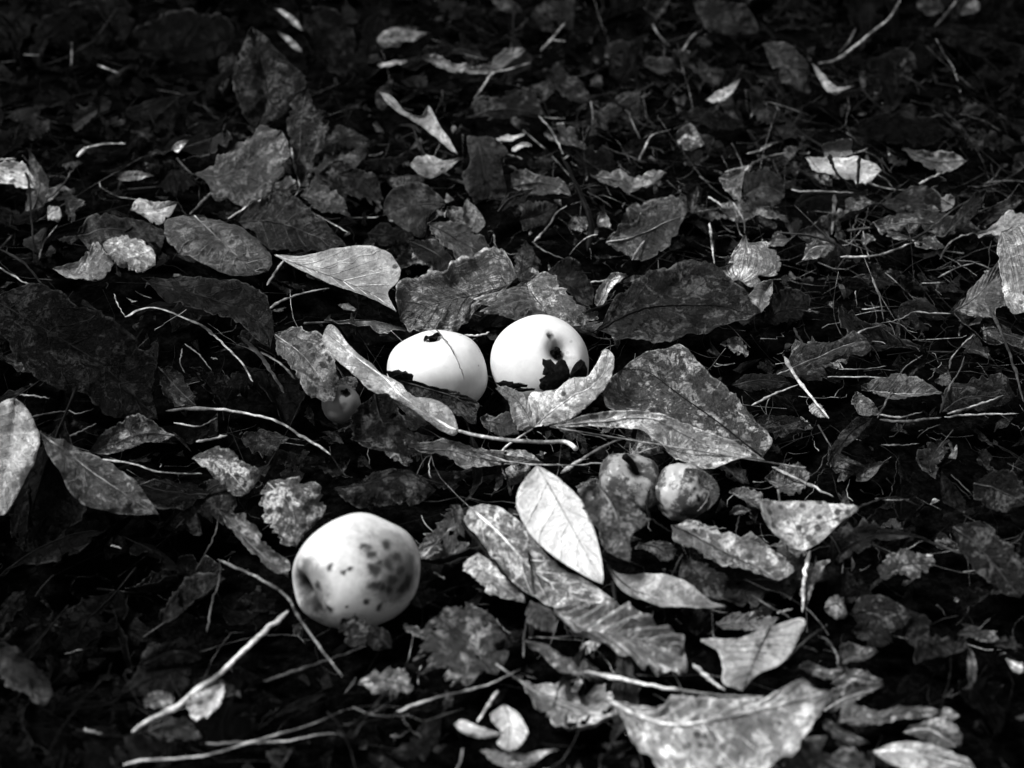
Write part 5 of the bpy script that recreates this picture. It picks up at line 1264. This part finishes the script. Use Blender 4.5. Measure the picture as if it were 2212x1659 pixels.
def rot(yaw, tx, ty):
    cy, sy = math.cos(yaw), math.sin(yaw)
    Rz = np.array([[cy, -sy, 0], [sy, cy, 0], [0, 0, 1]])
    c, s = math.cos(tx), math.sin(tx)
    Rx = np.array([[1, 0, 0], [0, c, -s], [0, s, c]])
    c, s = math.cos(ty), math.sin(ty)
    Ry = np.array([[c, 0, s], [0, 1, 0], [-s, 0, c]])
    return Rx @ Ry @ Rz


def covers(Wd):
    q = project(Wd)
    ix = (q[:, 0] / 8).astype(int)
    iy = (q[:, 1] / 8).astype(int)
    ok = (ix >= 0) & (ix < BW_) & (iy >= 0) & (iy < BH_) & (q[:, 2] > 0.1)
    if not ok.any():
        return 0.0, 0
    return float((ZB[iy[ok], ix[ok]] > q[ok, 2] + 0.001)[ZB[iy[ok], ix[ok]] < 8].sum()) / len(Wd), int(ok.sum())


def rand_ground(margin=0.06):
    while True:
        y = rng.uniform(0.5, 1.62)
        x = rng.uniform(-0.55, 0.55)
        q = project(np.array([[x, y, 0]]))[0]
        if -200 < q[0] < 2412 and -160 < q[1] < 1850:
            return x, y, q


from mathutils import Matrix
SIZEW = lambda s: 'small' if s < 0.6 else ('middling' if s < 1.0 else 'large')
TONEW = lambda t: 'black' if t < .012 else ('very dark' if t < .022 else ('dark grey' if t < .06 else ('grey' if t < .15 else 'pale')))
CAND = []
tries = 0
COV = ZB < 8
while len(CAND) < 1350 and tries < 90000:
    tries += 1
    x, y, q = rand_ground()
    cx, cy = int(q[0] / 8), int(q[1] / 8)
    if 0 <= cx < BW_ and 0 <= cy < BH_ and COV[cy, cx] and rng.random() < 0.9:
        continue
    k = rng.randrange(len(PROTO))
    PV = PROTO[k][0][: len(PROTO[k][0]) // 2]
    sc = rng.choice([rng.uniform(0.25, 0.6), rng.uniform(0.6, 1.0), rng.uniform(0.8, 1.5)]) if len(CAND) < 650 else rng.uniform(0.25, 0.65)
    tx = rng.uniform(0.2, 1.1) if rng.random() < 0.22 else rng.gauss(0.18, 0.3)
    ty = rng.gauss(0, 0.3)
    Rm_ = rot(rng.uniform(0, 6.283), tx, ty) * sc
    Wd = PV @ Rm_.T
    z0 = ground_h(x, y) + rng.uniform(0.0, 0.018) - Wd[:, 2].min() * 0.8
    Wd = Wd + np.array([x, y, z0])
    fr, vis = covers(Wd)
    if fr > 0.03:
        continue
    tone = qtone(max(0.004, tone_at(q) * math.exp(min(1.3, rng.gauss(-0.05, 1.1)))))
    # how much of it the picture shows
    qq = project(Wd)
    inside = (qq[:, 0] > 0) & (qq[:, 0] < 2212) & (qq[:, 1] > 0) & (qq[:, 1] < 1659)
    ix = np.clip((qq[:, 0] / 8).astype(int), 0, BW_ - 1)
    iy = np.clip((qq[:, 1] / 8).astype(int), 0, BH_ - 1)
    free = inside & (ZB[iy, ix] > qq[:, 2])
    COV[iy[inside], ix[inside]] = True
    size = free.mean() * np.ptp(qq[:, 0]) * np.ptp(qq[:, 1])
    CAND.append((size, k, sc, tx, ty, Rm_, x, y, z0, tone, qq.mean(0)))
CAND.sort(key=lambda c: -c[0])
NKEEP = 300 - sum(1 for o_ in bpy.data.objects if o_.name.startswith('fallen_leaf'))
pat_of = lambda: (rng.choice([0.7, 1.0]), rng.choice([0.0, 0.5]), rng.choice([0.1, 0.45]), rng.choice([0.4, 1.0, 1.0]), rng.choice([0, 0, 0.5, 0.7]))
byl = {}


def short(lab, suf):
    w = lab + suf
    if len(w.split()) > 16:
        w = lab.replace('very dark', 'blackish').replace(' from left', '') + suf
    return w


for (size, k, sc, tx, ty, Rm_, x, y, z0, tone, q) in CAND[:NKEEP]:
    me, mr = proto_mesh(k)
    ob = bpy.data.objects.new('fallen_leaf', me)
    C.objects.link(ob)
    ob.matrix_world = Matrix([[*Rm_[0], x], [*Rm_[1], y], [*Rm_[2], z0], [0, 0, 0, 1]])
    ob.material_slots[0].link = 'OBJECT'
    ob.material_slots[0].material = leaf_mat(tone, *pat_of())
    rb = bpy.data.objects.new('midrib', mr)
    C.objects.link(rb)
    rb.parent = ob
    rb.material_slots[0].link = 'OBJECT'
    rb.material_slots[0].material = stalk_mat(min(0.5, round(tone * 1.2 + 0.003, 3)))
    nm, lq = min(LAND, key=lambda e: (e[1][0] - q[0]) ** 2 + 2.0 * (e[1][1] - q[1]) ** 2)
    dx, dy = q[0] - lq[0], (q[1] - lq[1]) * 1.4
    rel = ('right of' if dx > 0 else 'left of') if abs(dx) > abs(dy) else ('in front of' if dy > 0 else 'behind')
    shp = 'narrow ' if k % 4 == 3 else ''
    lab = f"{SIZEW(sc)} {TONEW(tone)} {'tilted ' if abs(tx) + abs(ty) > 0.5 else ''}{shp}leaf {rel} {nm}"
    tag(ob, lab, 'leaf', LG)
    byl.setdefault(lab, []).append((q, ob))
for lab, its in byl.items():
    if len(its) == 2:
        its.sort(key=lambda e: e[0][0])
        its[0][1]['label'] = short(lab, ', left one')
        its[1][1]['label'] = short(lab, ', right one')
    elif len(its) > 2:
        its.sort(key=lambda e: e[0][0])
        for i, e in enumerate(its):
            e[1]['label'] = short(lab, ', ' + ['leftmost', 'second from left', 'third from left', 'fourth from left', 'fifth from left', 'sixth from left'][min(i, 5)])
print('filler leaves', len(CAND), 'kept', NKEEP, 'tries', tries)


def stuff_mesh(name, parts):
    """one joined mesh from (verts, faces, material index[, uv]) pieces"""
    V = np.vstack([p[0] for p in parts])
    F, MI, o_ = [], [], 0
    for p in parts:
        F += [tuple(a + o_ for a in q) for q in p[1]]
        MI += [p[2]] * len(p[1])
        o_ += len(p[0])
    me = bpy.data.meshes.new(name)
    me.from_pydata(V.tolist(), [], F)
    l = me.uv_layers.new(name='uv')
    if len(parts[0]) > 3:
        idx = np.empty(len(me.loops), int)
        me.loops.foreach_get('vertex_index', idx)
        l.data.foreach_set('uv', np.vstack([p[3] for p in parts])[idx].ravel())
    else:
        l.data.foreach_set('uv', [0.5] * (2 * len(me.loops)))
    me.polygons.foreach_set('material_index', MI)
    me.polygons.foreach_set('use_smooth', [True] * len(me.polygons))
    return me


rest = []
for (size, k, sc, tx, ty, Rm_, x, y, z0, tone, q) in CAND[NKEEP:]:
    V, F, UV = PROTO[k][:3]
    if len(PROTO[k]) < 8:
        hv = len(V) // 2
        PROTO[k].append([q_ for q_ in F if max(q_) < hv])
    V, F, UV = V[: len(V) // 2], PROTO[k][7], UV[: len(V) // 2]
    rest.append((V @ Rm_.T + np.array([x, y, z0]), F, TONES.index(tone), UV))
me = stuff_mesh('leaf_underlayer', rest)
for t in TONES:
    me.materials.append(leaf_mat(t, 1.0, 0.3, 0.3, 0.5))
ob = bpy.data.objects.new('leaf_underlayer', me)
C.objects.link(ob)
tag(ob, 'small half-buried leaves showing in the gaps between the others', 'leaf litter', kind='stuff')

# shredded leaf bits
bits = []
cnt = 0
while cnt < 4200:
    cnt += 1
    if cnt < 3500:
        x, y, q = rand_ground()
    else:
        x, y = rng.uniform(-1.1, 1.1), rng.uniform(0.25, 2.3)
        q = project(np.array([[x, y, 0]]))[0]
    s = 0.0028 * math.exp(rng.gauss(0.0, 0.5))
    m = rng.choice([5, 6, 7])
    ang = sorted(rng.uniform(0, 6.283) for _ in range(m))
    ring = np.array([[math.cos(a) * rng.uniform(0.5, 1.2) * rng.choice([1, 1.9]), math.sin(a) * rng.uniform(0.4, 1.0), 0] for a in ang])
    cv = rng.uniform(-0.6, 0.6)
    ring[:, 2] = cv * ring[:, 0] ** 2 * 0.5 + np.array([rng.uniform(-0.15, 0.15) for _ in range(m)])
    inner = ring * 0.5
    inner[:, 2] = cv * inner[:, 0] ** 2 * 0.5 + 0.1
    P = np.vstack([ring, inner, [[0, 0, 0.12]]]) * s
    Rm_ = rot(rng.uniform(0, 6.28), rng.gauss(0.1, 0.5), rng.gauss(0, 0.5))
    P = P @ Rm_.T
    P = P + np.array([x, y, ground_h(x, y) + rng.uniform(-0.001, 0.014) - P[:, 2].min() * 0.7])
    if covers(P)[0] > 0.08:
        continue
    f = []
    for i in range(m):
        i2 = (i + 1) % m
        f.append((i, i2, m + i2, m + i))
        f.append((m + i, m + i2, 2 * m))
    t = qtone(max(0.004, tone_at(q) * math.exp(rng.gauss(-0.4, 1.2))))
    bits.append((P, f, TONES.index(t)))
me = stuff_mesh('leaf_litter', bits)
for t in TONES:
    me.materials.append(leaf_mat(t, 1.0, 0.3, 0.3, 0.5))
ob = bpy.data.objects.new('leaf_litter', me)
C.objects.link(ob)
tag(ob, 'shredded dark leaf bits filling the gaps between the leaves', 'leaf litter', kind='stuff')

# fine dead grass and root fibres
fib = []
FT = [.004, .012, .04, .1, .22, .42]
cnt = 0
while cnt < 7500:
    cnt += 1
    x, y, q = rand_ground()
    if rng.random() > (1.0 if q[0] > 1250 and q[1] < 1150 else 0.40):
        continue
    Lg = 0.012 * math.exp(rng.gauss(0.25, 0.65))
    yaw = rng.uniform(0, 6.28)
    el = rng.gauss(0.15, 0.35)
    n = 7
    u = np.linspace(0, 1, n)
    kx = rng.gauss(0, 0.9)
    kz = rng.gauss(0.1, 0.5)
    P = np.stack([u, kx * u * u + 0.06 * np.array([rng.uniform(-1, 1) for _ in range(n)]), kz * u * u], -1) * Lg
    P = P @ rot(yaw, rng.gauss(0, 0.3), el).T
    P = P + np.array([x, y, ground_h(x, y) + rng.uniform(0.002, 0.016) - P[:, 2].min()])
    if covers(P)[0] > 0.1:
        continue
    r_ = rng.uniform(0.0001, 0.00036)
    V, F = tube_geo(P, np.linspace(r_, r_ * 0.5, n), 4)
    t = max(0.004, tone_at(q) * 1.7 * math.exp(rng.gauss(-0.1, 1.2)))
    mi = min(range(len(FT)), key=lambda i: abs(math.log(FT[i] / t)))
    fib.append((V, F, mi))
me = stuff_mesh('grass_fibres', fib)
for t in FT:
    me.materials.append(stalk_mat(t))
ob = bpy.data.objects.new('grass_fibres', me)
C.objects.link(ob)
tag(ob, 'fine dead grass and root fibres tangled through the litter', 'dead grass', kind='stuff')
